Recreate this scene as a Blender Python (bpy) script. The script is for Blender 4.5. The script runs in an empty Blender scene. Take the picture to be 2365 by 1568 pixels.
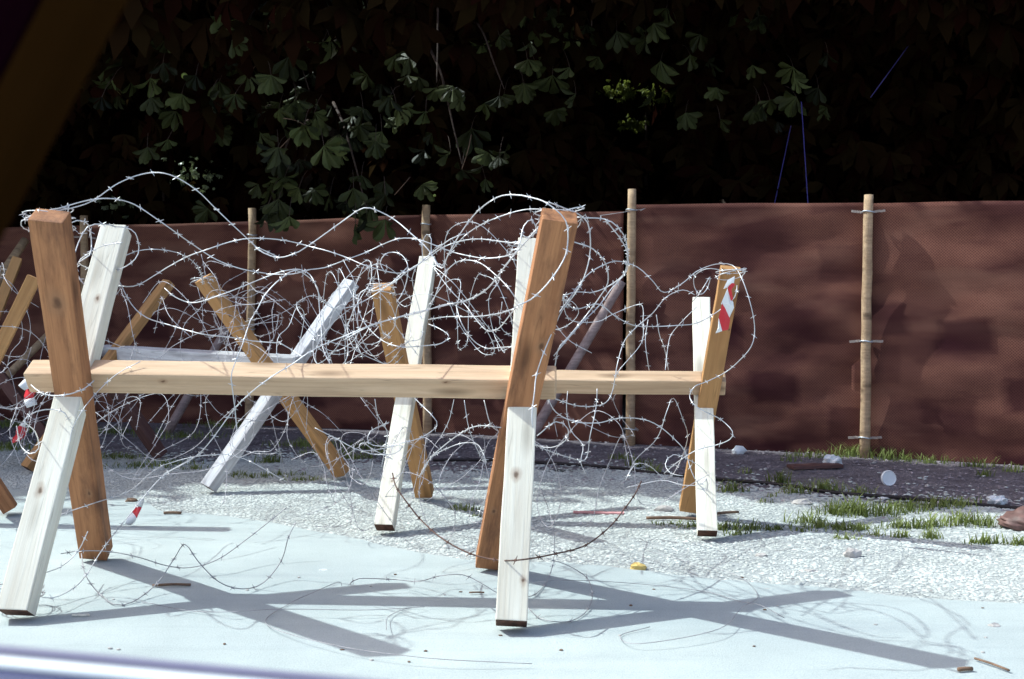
import bpy, bmesh, math, random
import numpy as np
from mathutils import Vector, Matrix

random.seed(11)
RNG = np.random.default_rng(11)
sc = bpy.context.scene
col = sc.collection

# ------------------------------------------------------------------ camera
CAM = Vector((0.0, 0.0, 1.05))
FPX = 2464.0                       # focal length in pixels of a 2364 wide frame
HOR = 700.0                        # height of the horizon in that frame
PITCH = math.atan((784.0 - HOR) / FPX)
cd = bpy.data.cameras.new('camera'); cam = bpy.data.objects.new('camera', cd); col.objects.link(cam)
cam.location = CAM
cam.rotation_euler = (math.pi / 2 - PITCH, 0, 0)
cd.sensor_width = 36.0
cd.lens = 36.0 * FPX / 2364.0
cd.clip_start = 0.02
cd.clip_end = 400
cd.dof.use_dof = True
cd.dof.focus_distance = 4.6
cd.dof.aperture_fstop = 7.0
sc.camera = cam

# ------------------------------------------------------------------ light
SUN = Vector((-1.14, 0.32, 1.34)).normalized()       # towards the sun
world = bpy.data.worlds.new('World'); sc.world = world; world.use_nodes = True
wn = world.node_tree.nodes; wl = world.node_tree.links; wn.clear()
sky = wn.new('ShaderNodeTexSky'); sky.sky_type = 'NISHITA'; sky.sun_disc = False
sky.sun_elevation = math.asin(SUN.z)
sky.sun_rotation = math.atan2(SUN.x, SUN.y)
sky.air_density = 1.0; sky.dust_density = 3.0; sky.ozone_density = 1.0
bg = wn.new('ShaderNodeBackground'); bg.inputs['Strength'].default_value = 0.15
wo = wn.new('ShaderNodeOutputWorld')
wl.new(sky.outputs[0], bg.inputs[0]); wl.new(bg.outputs[0], wo.inputs[0])
sd = bpy.data.lights.new('sun', 'SUN'); sd.energy = 3.1; sd.angle = math.radians(0.55); sd.color = (0.86, 1.0, 0.98)
sun = bpy.data.objects.new('sun', sd); col.objects.link(sun)
sun.rotation_euler = SUN.to_track_quat('Z', 'Y').to_euler()
sun.location = (-6, 2, 9)
sc.view_settings.view_transform = 'Standard'
sc.view_settings.look = 'None'
sc.view_settings.exposure = 0.80
sc.view_settings.gamma = 1.0
sc.render.engine = 'CYCLES'
sc.cycles.max_bounces = 4
sc.cycles.diffuse_bounces = 2
sc.cycles.glossy_bounces = 2
sc.cycles.transmission_bounces = 2

# ------------------------------------------------------------------ helpers
_f = Vector((0, math.cos(PITCH), -math.sin(PITCH))); _u = Vector((0, math.sin(PITCH), math.cos(PITCH)))
def ray(px, py):
    return _f + Vector(((px - 1182.0) / FPX, 0, 0)) + _u * (-(py - 784.0) / FPX)
def P(px, py, Y):                     # pixel -> point at depth Y
    d = ray(px, py); return CAM + d * (Y / d.y)
def G(px, py, z=0.0):                 # pixel -> point at height z
    d = ray(px, py); return CAM + d * ((z - CAM.z) / d.z)
WIN = {'A': (0, 400, 700 / 1568), 'C': (400, 600, 700 / 1568), 'D': (850, 450, 700 / 1568), 'E': (850, 950, 708 / 1568),
       'F': (1300, 450, 900 / 1568), 'B': (0, 950, 708 / 1568), 'H': (1500, 1000, 1000 / 2365),
       'K': (0, 0, 800 / 2091), 'L': (500, 0, 800 / 2091), 'M': (1100, 0, 800 / 2091), 'N': (1700, 0, 800 / 2091), 'V': (0, 0, 2500 / 2364)}
def S(w, x, y):
    a, b, s = WIN[w]; return ((a + x * s) * 2364 / 2500, (b + y * s) * 2364 / 2500)

def tag(o, label=None, cat=None, group=None, kind=None):
    if label: o['label'] = label
    if cat: o['category'] = cat
    if group: o['group'] = group
    if kind: o['kind'] = kind
    return o
def empty(name, loc=(0, 0, 0)):
    o = bpy.data.objects.new(name, None); col.objects.link(o); o.location = loc
    o.empty_display_size = 0.1
    return o
def put(name, me, mat=None, parent=None, matrix=None, smooth=False):
    o = bpy.data.objects.new(name, me); col.objects.link(o)
    if mat is not None and not me.materials: me.materials.append(mat)
    if smooth: me.polygons.foreach_set('use_smooth', [True] * len(me.polygons))
    if parent is not None:
        o.parent = parent
        o.matrix_parent_inverse = Matrix.Identity(4)
        pm = Matrix.Translation(parent.location) if parent.parent is None else parent.matrix_basis
        m = matrix if matrix is not None else Matrix.Identity(4)
        full = parent_world(parent)
        o.matrix_basis = full.inverted() @ m
    elif matrix is not None:
        o.matrix_basis = matrix
    return o
def parent_world(o):
    m = o.matrix_basis.copy()
    while o.parent is not None:
        o = o.parent; m = o.matrix_basis @ m
    return m
def mesh_np(name, V, F):
    me = bpy.data.meshes.new(name)
    V = np.asarray(V, dtype=np.float32); F = np.asarray(F, dtype=np.int32)
    n, k = F.shape
    me.vertices.add(len(V)); me.vertices.foreach_set('co', V.ravel())
    me.loops.add(n * k); me.loops.foreach_set('vertex_index', F.ravel())
    me.polygons.add(n); me.polygons.foreach_set('loop_start', np.arange(0, n * k, k, dtype=np.int32))
    me.polygons.foreach_set('loop_total', np.full(n, k, dtype=np.int32))
    me.update(calc_edges=True); me.validate()
    return me
def bm_mesh(name, bm):
    me = bpy.data.meshes.new(name); bm.to_mesh(me); bm.free(); return me

def tube_np(pts, rad, sides=6, cap=True):
    pts = np.asarray(pts, dtype=float); n = len(pts)
    rad = np.full(n, rad) if np.isscalar(rad) else np.asarray(rad)
    T = np.gradient(pts, axis=0); T /= np.linalg.norm(T, axis=1)[:, None] + 1e-12
    up = np.array([0, 0, 1.0]) if abs(T[0][2]) < 0.9 else np.array([1.0, 0, 0])
    N = np.cross(T[0], up); N /= np.linalg.norm(N)
    V = []
    for i in range(n):
        N = N - T[i] * np.dot(N, T[i]); N /= np.linalg.norm(N) + 1e-12
        B = np.cross(T[i], N)
        for k in range(sides):
            a = 2 * math.pi * k / sides
            V.append(pts[i] + rad[i] * (math.cos(a) * N + math.sin(a) * B))
    F = []
    for i in range(n - 1):
        for k in range(sides):
            k2 = (k + 1) % sides
            F.append((i * sides + k, i * sides + k2, (i + 1) * sides + k2, (i + 1) * sides + k))
    if cap:
        c0 = len(V); V.append(pts[0]); V.append(pts[-1])
        for k in range(sides):
            k2 = (k + 1) % sides
            F.append((c0, k2, k, k)); F.append((c0 + 1, (n - 1) * sides + k, (n - 1) * sides + k2, (n - 1) * sides + k2))
    return np.array(V), F
def mesh_from(name, V, F):
    me = bpy.data.meshes.new(name)
    F2 = [tuple(dict.fromkeys(f)) for f in F]
    me.from_pydata([tuple(v) for v in V], [], F2); me.update(); return me
def tube(name, pts, rad, mat, parent=None, sides=8, smooth=True):
    V, F = tube_np([tuple(p) for p in pts], rad, sides)
    return put(name, mesh_from(name, V, F), mat, parent, smooth=smooth)
def smooth_path(pts, step):
    P0 = np.array([tuple(p) for p in pts], dtype=float)
    Q = np.vstack([2 * P0[0] - P0[1], P0, 2 * P0[-1] - P0[-2]])
    out = []
    for i in range(1, len(Q) - 2):
        p0, p1, p2, p3 = Q[i - 1], Q[i], Q[i + 1], Q[i + 2]
        m = max(2, int(np.linalg.norm(p2 - p1) / step))
        for j in range(m):
            t = j / m
            out.append(0.5 * ((2 * p1) + (-p0 + p2) * t + (2 * p0 - 5 * p1 + 4 * p2 - p3) * t * t + (-p0 + 3 * p1 - 3 * p2 + p3) * t ** 3))
    out.append(Q[-2])
    return np.array(out)

# ------------------------------------------------------------------ materials
def newmat(name):
    m = bpy.data.materials.new(name); m.use_nodes = True
    nt = m.node_tree; nt.nodes.clear()
    out = nt.nodes.new('ShaderNodeOutputMaterial'); b = nt.nodes.new('ShaderNodeBsdfPrincipled')
    nt.links.new(b.outputs[0], out.inputs[0])
    return m, nt, b, out
def N(nt, t, **kw):
    n = nt.nodes.new(t)
    for k, v in kw.items():
        if k in n.inputs.keys(): n.inputs[k].default_value = v
        else: setattr(n, k, v)
    return n
def ramp(nt, fac, stops):
    r = nt.nodes.new('ShaderNodeValToRGB'); e = r.color_ramp.elements
    while len(e) < len(stops): e.new(0.5)
    for i, (p, c) in enumerate(stops):
        e[i].position = p; e[i].color = (*c, 1) if len(c) == 3 else c
    nt.links.new(fac, r.inputs[0]); return r
def mixc(nt, fac, a, b, mode='MIX'):
    m = nt.nodes.new('ShaderNodeMix'); m.data_type = 'RGBA'; m.blend_type = mode
    for i, v in ((0, fac), (6, a), (7, b)):
        if hasattr(v, 'links') or isinstance(v, bpy.types.NodeSocket): nt.links.new(v, m.inputs[i])
        else: m.inputs[i].default_value = v if not isinstance(v, tuple) or len(v) == 4 else (*v, 1)
    return m.outputs[2]
def bump(nt, b, h, strength, dist):
    bp = nt.nodes.new('ShaderNodeBump'); bp.inputs['Strength'].default_value = strength; bp.inputs['Distance'].default_value = dist
    nt.links.new(h, bp.inputs['Height']); nt.links.new(bp.outputs[0], b.inputs['Normal']); return bp

def plain(name, colr, rough=0.7, metal=0.0, var=0.25, scale=9.0, coat=0.0, spec=0.4, bmp=0.0):
    m, nt, b, _ = newmat(name)
    tc = N(nt, 'ShaderNodeTexCoord'); no = N(nt, 'ShaderNodeTexNoise', Scale=scale, Detail=6.0)
    nt.links.new(tc.outputs['Object'], no.inputs['Vector'])
    lo = tuple(c * (1 - var) for c in colr); hi = tuple(min(1, c * (1 + var)) for c in colr)
    r = ramp(nt, no.outputs['Fac'], [(0.3, lo), (0.7, hi)])
    nt.links.new(r.outputs[0], b.inputs['Base Color'])
    b.inputs['Roughness'].default_value = rough; b.inputs['Metallic'].default_value = metal
    b.inputs['Coat Weight'].default_value = coat; b.inputs['Specular IOR Level'].default_value = spec
    if bmp: bump(nt, b, no.outputs['Fac'], 0.6, bmp)
    return m

def wood(name, light, dark, streak=0.5, knots=0.6, dirt=0.35, dirtcol=(0.10, 0.07, 0.05)):
    m, nt, b, _ = newmat(name)
    tc = N(nt, 'ShaderNodeTexCoord'); oi = N(nt, 'ShaderNodeObjectInfo')
    off = N(nt, 'ShaderNodeVectorMath', operation='SCALE'); off.inputs[0].default_value = (37.0, 19.0, 53.0)
    nt.links.new(oi.outputs['Random'], off.inputs['Scale'])
    add = N(nt, 'ShaderNodeVectorMath', operation='ADD')
    nt.links.new(tc.outputs['Object'], add.inputs[0]); nt.links.new(off.outputs[0], add.inputs[1])
    def mp(s):
        q = N(nt, 'ShaderNodeMapping'); q.inputs['Scale'].default_value = s; nt.links.new(add.outputs[0], q.inputs['Vector']); return q
    g1 = N(nt, 'ShaderNodeTexNoise', Scale=1.0, Detail=8.0, Roughness=0.65, Distortion=0.6); nt.links.new(mp((1.6, 46, 46)).outputs[0], g1.inputs['Vector'])
    g2 = N(nt, 'ShaderNodeTexNoise', Scale=1.0, Detail=4.0); nt.links.new(mp((1.1, 9, 9)).outputs[0], g2.inputs['Vector'])
    g3 = N(nt, 'ShaderNodeTexNoise', Scale=1.0, Detail=10.0, Roughness=0.7); nt.links.new(mp((2.4, 13, 13)).outputs[0], g3.inputs['Vector'])
    vo = N(nt, 'ShaderNodeTexVoronoi', Scale=1.0, Randomness=1.0); nt.links.new(mp((2.6, 11, 11)).outputs[0], vo.inputs['Vector'])
    r1 = ramp(nt, g1.outputs['Fac'], [(0.36, dark), (0.66, light)])
    cr = mixc(nt, streak, light, r1.outputs[0])
    r2 = ramp(nt, g2.outputs['Fac'], [(0.34, (0.62, 0.58, 0.55)), (0.6, (1, 1, 1))])
    cr = mixc(nt, 0.55, cr, r2.outputs[0], 'MULTIPLY')
    kn = ramp(nt, vo.outputs['Distance'], [(0.08, (1, 1, 1)), (0.27, (0, 0, 0))])
    km = N(nt, 'ShaderNodeMath', operation='MULTIPLY'); km.inputs[1].default_value = knots
    nt.links.new(kn.outputs[0], km.inputs[0])
    cr = mixc(nt, km.outputs[0], cr, tuple(c * 0.38 for c in dark))
    dr = ramp(nt, g3.outputs['Fac'], [(0.48, (0, 0, 0)), (0.68, (1, 1, 1))])
    dm = N(nt, 'ShaderNodeMath', operation='MULTIPLY'); dm.inputs[1].default_value = dirt
    nt.links.new(dr.outputs[0], dm.inputs[0])
    cr = mixc(nt, dm.outputs[0], cr, dirtcol)
    # drying checks along the grain
    ck = N(nt, 'ShaderNodeTexNoise', Scale=1.0, Detail=2.0, Distortion=0.3); nt.links.new(mp((0.9, 24, 24)).outputs[0], ck.inputs['Vector'])
    cm = ramp(nt, ck.outputs['Fac'], [(0.488, (0, 0, 0)), (0.5, (0.6, 0.6, 0.6)), (0.512, (0, 0, 0))])
    pm = N(nt, 'ShaderNodeMath', operation='MULTIPLY'); nt.links.new(cm.outputs[0], pm.inputs[0]); nt.links.new(g2.outputs['Fac'], pm.inputs[1])
    cr = mixc(nt, pm.outputs[0], cr, tuple(c * 0.3 for c in dark))
    nt.links.new(cr, b.inputs['Base Color'])
    b.inputs['Roughness'].default_value = 0.78; b.inputs['Specular IOR Level'].default_value = 0.25
    bump(nt, b, g1.outputs['Fac'], 0.45, 0.004)
    return m

M = {}
M['pale'] = wood('pale_lit_wood', (0.93, 0.89, 0.78), (0.74, 0.62, 0.46), 0.42, 0.5, 0.14, (0.36, 0.27, 0.20))  # sunlit legs and a splinter; the legs' light is put into the colour
M['brown'] = wood('brown_shaded_wood', (0.49, 0.225, 0.105), (0.30, 0.125, 0.058), 0.7, 0.8, 0.8, (0.10, 0.045, 0.03))  # same wood as the pale legs, with shade put into the colour
M['tan'] = wood('tan_shaded_wood', (0.56, 0.30, 0.125), (0.38, 0.18, 0.07), 0.5, 0.6, 0.25, (0.2, 0.1, 0.06))  # same wood again, rear legs' lighter shade put into the colour
M['grey'] = wood('weathered_wood', (0.70, 0.70, 0.72), (0.45, 0.41, 0.43), 0.7, 0.5, 0.4, (0.13, 0.10, 0.12))
M['beam'] = wood('beam_pine', (0.70, 0.495, 0.335), (0.46, 0.28, 0.16), 0.5, 0.7, 0.25, (0.26, 0.16, 0.1))
M['dark'] = wood('dark_wood', (0.16, 0.08, 0.07), (0.08, 0.035, 0.035), 0.7, 0.5, 0.4, (0.04, 0.02, 0.02))
M['endgrain'] = plain('shaded_end_grain', (0.085, 0.036, 0.022), 0.9, 0, 0.5, 60)  # dark end grain with the foot ends' shade put into its colour
M['pole'] = wood('round_pole', (0.62, 0.42, 0.26), (0.38, 0.23, 0.14), 0.7, 0.8, 0.4, (0.08, 0.05, 0.04))
M['polegrey'] = wood('grey_pole', (0.48, 0.35, 0.33), (0.28, 0.19, 0.18), 0.7, 0.5, 0.4, (0.07, 0.05, 0.05))
M['wire'] = plain('galvanised_wire', (0.64, 0.63, 0.65), 0.42, 0.3, 0.15, 20)
M['wire_thin'] = plain('dull_wire', (0.46, 0.43, 0.46), 0.5, 0.25, 0.25, 20)
M['wire_old'] = plain('greyed_wire', (0.34, 0.32, 0.34), 0.55, 0.2, 0.3, 20)
M['rust'] = plain('rusty_wire', (0.13, 0.07, 0.055), 0.8, 0.1, 0.4, 30)
M['red'] = plain('red_plastic', (0.62, 0.03, 0.045), 0.4, 0, 0.1)
M['white'] = plain('white_plastic', (0.80, 0.80, 0.82), 0.45, 0, 0.08)
M['paper'] = plain('paper', (0.74, 0.74, 0.76), 0.8, 0, 0.1)
M['black'] = plain('black_rubber', (0.018, 0.012, 0.014), 0.6, 0, 0.3)
M['stone'] = plain('pale_stone', (0.46, 0.42, 0.40), 0.9, 0, 0.3, 30, bmp=0.004)
M['stick'] = plain('dry_stick', (0.17, 0.10, 0.065), 0.85, 0, 0.35, 30)
M['pink'] = plain('pink_painted_lath', (0.62, 0.30, 0.30), 0.8, 0, 0.25, 14)
M['yellow'] = plain('yellow_foam', (0.72, 0.50, 0.17), 0.8, 0, 0.2, 20)
M['zinc'] = plain('zinc_band', (0.62, 0.64, 0.68), 0.4, 0.5, 0.1)
M['tie'] = plain('tie_slat', (0.34, 0.27, 0.24), 0.8, 0, 0.25, 40)
M['bluepole'] = plain('blue_metal_pole', (0.07, 0.055, 0.24), 0.5, 0.1, 0.1)
M['leather'] = plain('brown_leather', (0.16, 0.085, 0.075), 0.6, 0, 0.5, 16, bmp=0.006)
M['fruit'] = plain('green_husk', (0.26, 0.30, 0.07), 0.6, 0, 0.2, 60, bmp=0.004)
M['bark'] = wood('bark', (0.10, 0.065, 0.05), (0.035, 0.02, 0.018), 0.9, 0.3, 0.5, (0.03, 0.02, 0.02))
M['carstrip'] = plain('grey_weather_strip', (0.16, 0.15, 0.24), 0.6, 0, 0.1)
M['carpaint'] = plain('pale_car_paint', (0.80, 0.82, 0.88), 0.22, 0, 0.03, 5, coat=0.6, spec=0.6)
M['cartrim'] = plain('olive_rubber_seal', (0.019, 0.008, 0.002), 0.9, 0, 0.15, spec=0.0)
M['carblack'] = plain('black_car_trim', (0.006, 0.001, 0.003), 0.9, 0, 0.2, spec=0.0)
M['carblue'] = plain('blue_door_trim', (0.035, 0.04, 0.13), 0.6, 0, 0.15)

def leafmat(name, c0, c1, trans, tcol, rough=0.5, spec=0.12, lo=1.0):
    m, nt, b, out = newmat(name)
    ge = N(nt, 'ShaderNodeNewGeometry'); oi = N(nt, 'ShaderNodeObjectInfo')
    no = N(nt, 'ShaderNodeTexNoise', Scale=3.1, Detail=4.0); nt.links.new(ge.outputs['Position'], no.inputs['Vector'])
    rr = N(nt, 'ShaderNodeMath', operation='ADD'); nt.links.new(no.outputs['Fac'], rr.inputs[0]);
    ri = N(nt, 'ShaderNodeMath', operation='MULTIPLY_ADD'); ri.inputs[1].default_value = 0.25; ri.inputs[2].default_value = -0.12
    nt.links.new(ge.outputs['Random Per Island'], ri.inputs[0]); nt.links.new(ri.outputs[0], rr.inputs[1])
    r = ramp(nt, rr.outputs[0], [(0.32, c0), (0.68, c1)])
    om = N(nt, 'ShaderNodeMapRange'); om.inputs['To Min'].default_value = lo; nt.links.new(oi.outputs['Random'], om.inputs['Value'])
    oc = mixc(nt, 1.0, r.outputs[0], om.outputs[0], 'MULTIPLY')
    nt.links.new(oc, b.inputs['Base Color']); b.inputs['Roughness'].default_value = rough; b.inputs['Specular IOR Level'].default_value = spec
    if trans > 0:
     tr = N(nt, 'ShaderNodeBsdfTranslucent'); tr.inputs['Color'].default_value = (*tcol, 1)
     mx = N(nt, 'ShaderNodeMixShader'); mx.inputs[0].default_value = trans
     nt.links.new(b.outputs[0], mx.inputs[1]); nt.links.new(tr.outputs[0], mx.inputs[2]); nt.links.new(mx.outputs[0], out.inputs[0])
    fi = N(nt, 'ShaderNodeTexNoise', Scale=60.0, Detail=2.0); nt.links.new(ge.outputs['Position'], fi.inputs['Vector'])
    bump(nt, b, fi.outputs['Fac'], 0.5, 0.004)
    return m
M['leaf'] = leafmat('chestnut_leaf', (0.028, 0.031, 0.009), (0.085, 0.098, 0.032), 0.0, (0.10, 0.13, 0.03), lo=0.12)
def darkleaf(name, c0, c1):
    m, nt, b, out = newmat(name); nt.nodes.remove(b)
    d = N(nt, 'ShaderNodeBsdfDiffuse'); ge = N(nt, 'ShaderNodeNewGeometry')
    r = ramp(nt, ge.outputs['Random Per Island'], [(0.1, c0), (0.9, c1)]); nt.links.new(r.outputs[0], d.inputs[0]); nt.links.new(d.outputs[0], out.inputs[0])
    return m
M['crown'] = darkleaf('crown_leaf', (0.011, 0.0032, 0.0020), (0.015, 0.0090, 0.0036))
M['sunlitleaf'] = leafmat('sunlit_leaf', (0.07, 0.085, 0.015), (0.16, 0.18, 0.04), 0.35, (0.22, 0.25, 0.05))  # sunlit foliage, its brightness put into a lighter leaf colour
M['glint'] = leafmat('bush_glint_leaf', (0.14, 0.17, 0.09), (0.36, 0.40, 0.28), 0.2, (0.3, 0.34, 0.15), 0.25, 0.6)  # sun glints on the bush put into a whiter leaf colour
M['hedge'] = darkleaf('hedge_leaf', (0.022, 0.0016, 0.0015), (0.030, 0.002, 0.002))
M['grass'] = leafmat('grass_blade', (0.09, 0.115, 0.03), (0.30, 0.34, 0.11), 0.25, (0.22, 0.26, 0.06))

def groundmat(name, c0, c1, sc1, spots, bstr, bd, fine=120, stain=None):
    m, nt, b, _ = newmat(name)
    ge = N(nt, 'ShaderNodeNewGeometry')
    n1 = N(nt, 'ShaderNodeTexNoise', Scale=sc1, Detail=9.0, Roughness=0.6); n2 = N(nt, 'ShaderNodeTexNoise', Scale=fine, Detail=5.0, Roughness=0.7)
    n3 = N(nt, 'ShaderNodeTexNoise', Scale=0.55, Detail=5.0)
    for n in (n1, n2, n3): nt.links.new(ge.outputs['Position'], n.inputs['Vector'])
    r = ramp(nt, n1.outputs['Fac'], [(0.3, c0), (0.7, c1)])
    r2 = ramp(nt, n2.outputs['Fac'], [(0.33, (1 - spots,) * 3), (0.55, (1, 1, 1))])
    c = mixc(nt, 1.0, r.outputs[0], r2.outputs[0], 'MULTIPLY')
    r3 = ramp(nt, n3.outputs['Fac'], [(0.35, (0.86, 0.87, 0.90)), (0.6, (1, 1, 1))])
    c = mixc(nt, 1.0, c, r3.outputs[0], 'MULTIPLY')
    if stain:
        mp = N(nt, 'ShaderNodeMapping'); mp.inputs['Scale'].default_value = (0.8, 7, 1); mp.inputs['Rotation'].default_value = (0, 0, 0.06)
        nt.links.new(ge.outputs['Position'], mp.inputs['Vector'])
        n4 = N(nt, 'ShaderNodeTexNoise', Scale=1.0, Detail=6.0, Roughness=0.7); nt.links.new(mp.outputs[0], n4.inputs['Vector'])
        r4 = ramp(nt, n4.outputs['Fac'], [(0.3, stain), (0.52, (1, 1, 1))])
        c = mixc(nt, 0.7, c, r4.outputs[0], 'MULTIPLY')
    nt.links.new(c, b.inputs['Base Color']); b.inputs['Roughness'].default_value = 0.9; b.inputs['Specular IOR Level'].default_value = 0.2
    bump(nt, b, n2.outputs['Fac'], bstr, bd)
    return m
M['dirt'] = groundmat('dirt', (0.22, 0.18, 0.20), (0.47, 0.40, 0.43), 6.0, 0.6, 1.0, 0.05, 55)
M['gravel'] = groundmat('gravel_bed', (0.42, 0.43, 0.42), (0.50, 0.51, 0.50), 7.0, 0.3, 0.5, 0.010, 90)
M['pave'] = groundmat('smooth_pavement', (0.45, 0.49, 0.48), (0.51, 0.555, 0.545), 3.0, 0.22, 0.6, 0.004, 190, (0.84, 0.84, 0.87))
M['pebble'] = leafmat('pebble', (0.44, 0.45, 0.43), (0.57, 0.585, 0.56), 0.0, (0.4, 0.4, 0.4), 0.85)
M['backing'] = groundmat('backing_dark', (0.022, 0.0020, 0.002), (0.030, 0.003, 0.003), 3.0, 0.3, 0.5, 0.03, 30)  # near black, for the added surface that blocks sky light

# fence screen: brown woven mesh
def screenmat():
    m, nt, b, out = newmat('brown_mesh_screen')
    uv = N(nt, 'ShaderNodeUVMap'); ge = N(nt, 'ShaderNodeNewGeometry')
    mp = N(nt, 'ShaderNodeMapping'); mp.inputs['Rotation'].default_value = (0, 0, math.radians(45)); mp.inputs['Scale'].default_value = (75, 75, 75)
    nt.links.new(uv.outputs[0], mp.inputs['Vector'])
    vo = N(nt, 'ShaderNodeTexVoronoi', Scale=1.0, Randomness=0.12); nt.links.new(mp.outputs[0], vo.inputs['Vector'])
    n1 = N(nt, 'ShaderNodeTexNoise', Scale=2.2, Detail=6.0, Roughness=0.6); nt.links.new(ge.outputs['Position'], n1.inputs['Vector'])
    r = ramp(nt, n1.outputs['Fac'], [(0.3, (0.165, 0.067, 0.049)), (0.7, (0.25, 0.106, 0.076))])
    r2 = ramp(nt, vo.outputs['Distance'], [(0.22, (0.42, 0.36, 0.38)), (0.5, (1, 1, 1))])
    c = mixc(nt, 0.8, r.outputs[0], r2.outputs[0], 'MULTIPLY')
    def dapple(scl, sd, lo, hi, dist):
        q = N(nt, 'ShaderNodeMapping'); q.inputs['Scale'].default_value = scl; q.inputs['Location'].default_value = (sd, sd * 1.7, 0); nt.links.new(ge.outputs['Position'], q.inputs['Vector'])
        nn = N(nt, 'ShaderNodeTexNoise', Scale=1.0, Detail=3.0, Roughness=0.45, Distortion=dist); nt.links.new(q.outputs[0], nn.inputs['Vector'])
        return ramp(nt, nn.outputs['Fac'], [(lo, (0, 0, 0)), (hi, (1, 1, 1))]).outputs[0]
    def patch(scl, sd, keepv):                  # squarish darker patches
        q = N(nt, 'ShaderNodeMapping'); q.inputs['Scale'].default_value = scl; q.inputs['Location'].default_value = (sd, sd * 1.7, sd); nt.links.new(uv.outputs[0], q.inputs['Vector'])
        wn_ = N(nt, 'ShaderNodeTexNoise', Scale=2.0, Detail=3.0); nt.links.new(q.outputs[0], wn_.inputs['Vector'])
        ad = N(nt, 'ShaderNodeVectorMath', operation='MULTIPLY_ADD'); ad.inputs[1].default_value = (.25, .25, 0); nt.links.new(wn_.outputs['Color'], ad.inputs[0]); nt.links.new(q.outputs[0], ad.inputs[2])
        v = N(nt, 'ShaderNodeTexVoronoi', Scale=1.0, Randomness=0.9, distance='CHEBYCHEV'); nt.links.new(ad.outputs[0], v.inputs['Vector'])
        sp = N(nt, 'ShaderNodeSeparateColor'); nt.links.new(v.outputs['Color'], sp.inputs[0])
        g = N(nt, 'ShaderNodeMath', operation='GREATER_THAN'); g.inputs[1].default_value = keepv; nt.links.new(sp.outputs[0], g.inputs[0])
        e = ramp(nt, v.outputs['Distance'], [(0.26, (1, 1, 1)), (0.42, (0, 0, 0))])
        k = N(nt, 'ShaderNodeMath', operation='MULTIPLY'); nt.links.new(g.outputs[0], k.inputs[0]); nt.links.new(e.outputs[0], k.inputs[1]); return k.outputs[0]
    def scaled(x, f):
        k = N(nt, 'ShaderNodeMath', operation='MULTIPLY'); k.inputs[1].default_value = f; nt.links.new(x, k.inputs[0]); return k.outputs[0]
    dk = (0.036, 0.009, 0.013)  # tree dapple put into the colour as dark blots and lighter streaks
    c = mixc(nt, scaled(dapple((1.2, 1.2, 3.4), 3.3, .45, .66, .2), .70), c, dk)
    c = mixc(nt, scaled(dapple((2.6, 2.6, 7.5), 8.1, .52, .72, .2), .45), c, dk)
    c = mixc(nt, scaled(dapple((1.3, 1.3, 5.0), 5.7, .54, .74, .3), .35), c, (0.33, 0.165, 0.115))
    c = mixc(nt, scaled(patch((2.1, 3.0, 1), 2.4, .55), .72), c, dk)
    nt.links.new(c, b.inputs['Base Color']); b.inputs['Roughness'].default_value = 0.75; b.inputs['Specular IOR Level'].default_value = 0.06
    bump(nt, b, vo.outputs['Distance'], 0.35, 0.003)
    return m
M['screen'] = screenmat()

# ------------------------------------------------------------------ ground
def sheet(name, pts, z, mat, thick=None):
    bm = bmesh.new(); vs = [bm.verts.new((p[0], p[1], z)) for p in pts]; f = bm.faces.new(vs)
    if f.normal.z < 0: f.normal_flip()
    bmesh.ops.triangulate(bm, faces=bm.faces[:])
    o = put(name, bm_mesh(name, bm), mat); tag(o, kind='structure'); return o
sheet('ground', [(-120, -120), (120, -120), (120, 120), (-120, 120)], 0.0, M['dirt'])
edge_px = [(250, 1150), (378, 1184), (547, 1200), (674, 1219), (902, 1268), (1103, 1298), (1231, 1302), (1466, 1320), (1698, 1346), (1978, 1371), (2364, 1402)]
EDGE = [G(*p) for p in edge_px]
EDGE = [Vector((-14, EDGE[0].y + 2.4, 0)), Vector((-4.2, EDGE[0].y + 0.55, 0))] + EDGE + [Vector((6, EDGE[-1].y - 1.3, 0)), Vector((12, EDGE[-1].y - 3.6, 0))]
EDGE = [Vector((float(a), float(b), 0)) for a, b, _ in smooth_path(EDGE, 0.06)]
EDGE = [p + Vector((0, random.uniform(-.012, .012) + 0.015 * math.sin(p.x * 7.3), 0)) for p in EDGE]
sheet('pavement', [(p.x, p.y) for p in EDGE] + [(12, -40), (-14, -40)], 0.010, M['pave'])
# gravel verge between pavement and dirt
def edge_y(x):
    for a, b in zip(EDGE[:-1], EDGE[1:]):
        if a.x <= x <= b.x: return a.y + (b.y - a.y) * (x - a.x) / max(1e-6, b.x - a.x)
    return EDGE[0].y if x < 0 else EDGE[-1].y
EX = np.array([p.x for p in EDGE]); EY = np.array([p.y for p in EDGE])
def gfar(x):                          # far edge of the gravel, ragged
    return np.interp(x, [-14, -4, -2.2, -0.6, 0.4, 1.3, 2.2, 3.2, 12], [8.6, 7.6, 7.1, 6.75, 6.5, 6.1, 5.35, 4.85, 2.0]) + 0.16 * np.sin(np.asarray(x) * 3.1) + 0.09 * np.sin(np.asarray(x) * 7.7 + 2) + 0.06 * np.sin(np.asarray(x) * 13.7 + 1)
gx = np.linspace(-13.5, 11.5, 420)
sheet('gravel_bed', [(x, float(np.interp(x, EX, EY)) - 0.05) for x in gx] + [(x, float(gfar(x))) for x in gx[::-1]], 0.005, M['gravel'])

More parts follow.
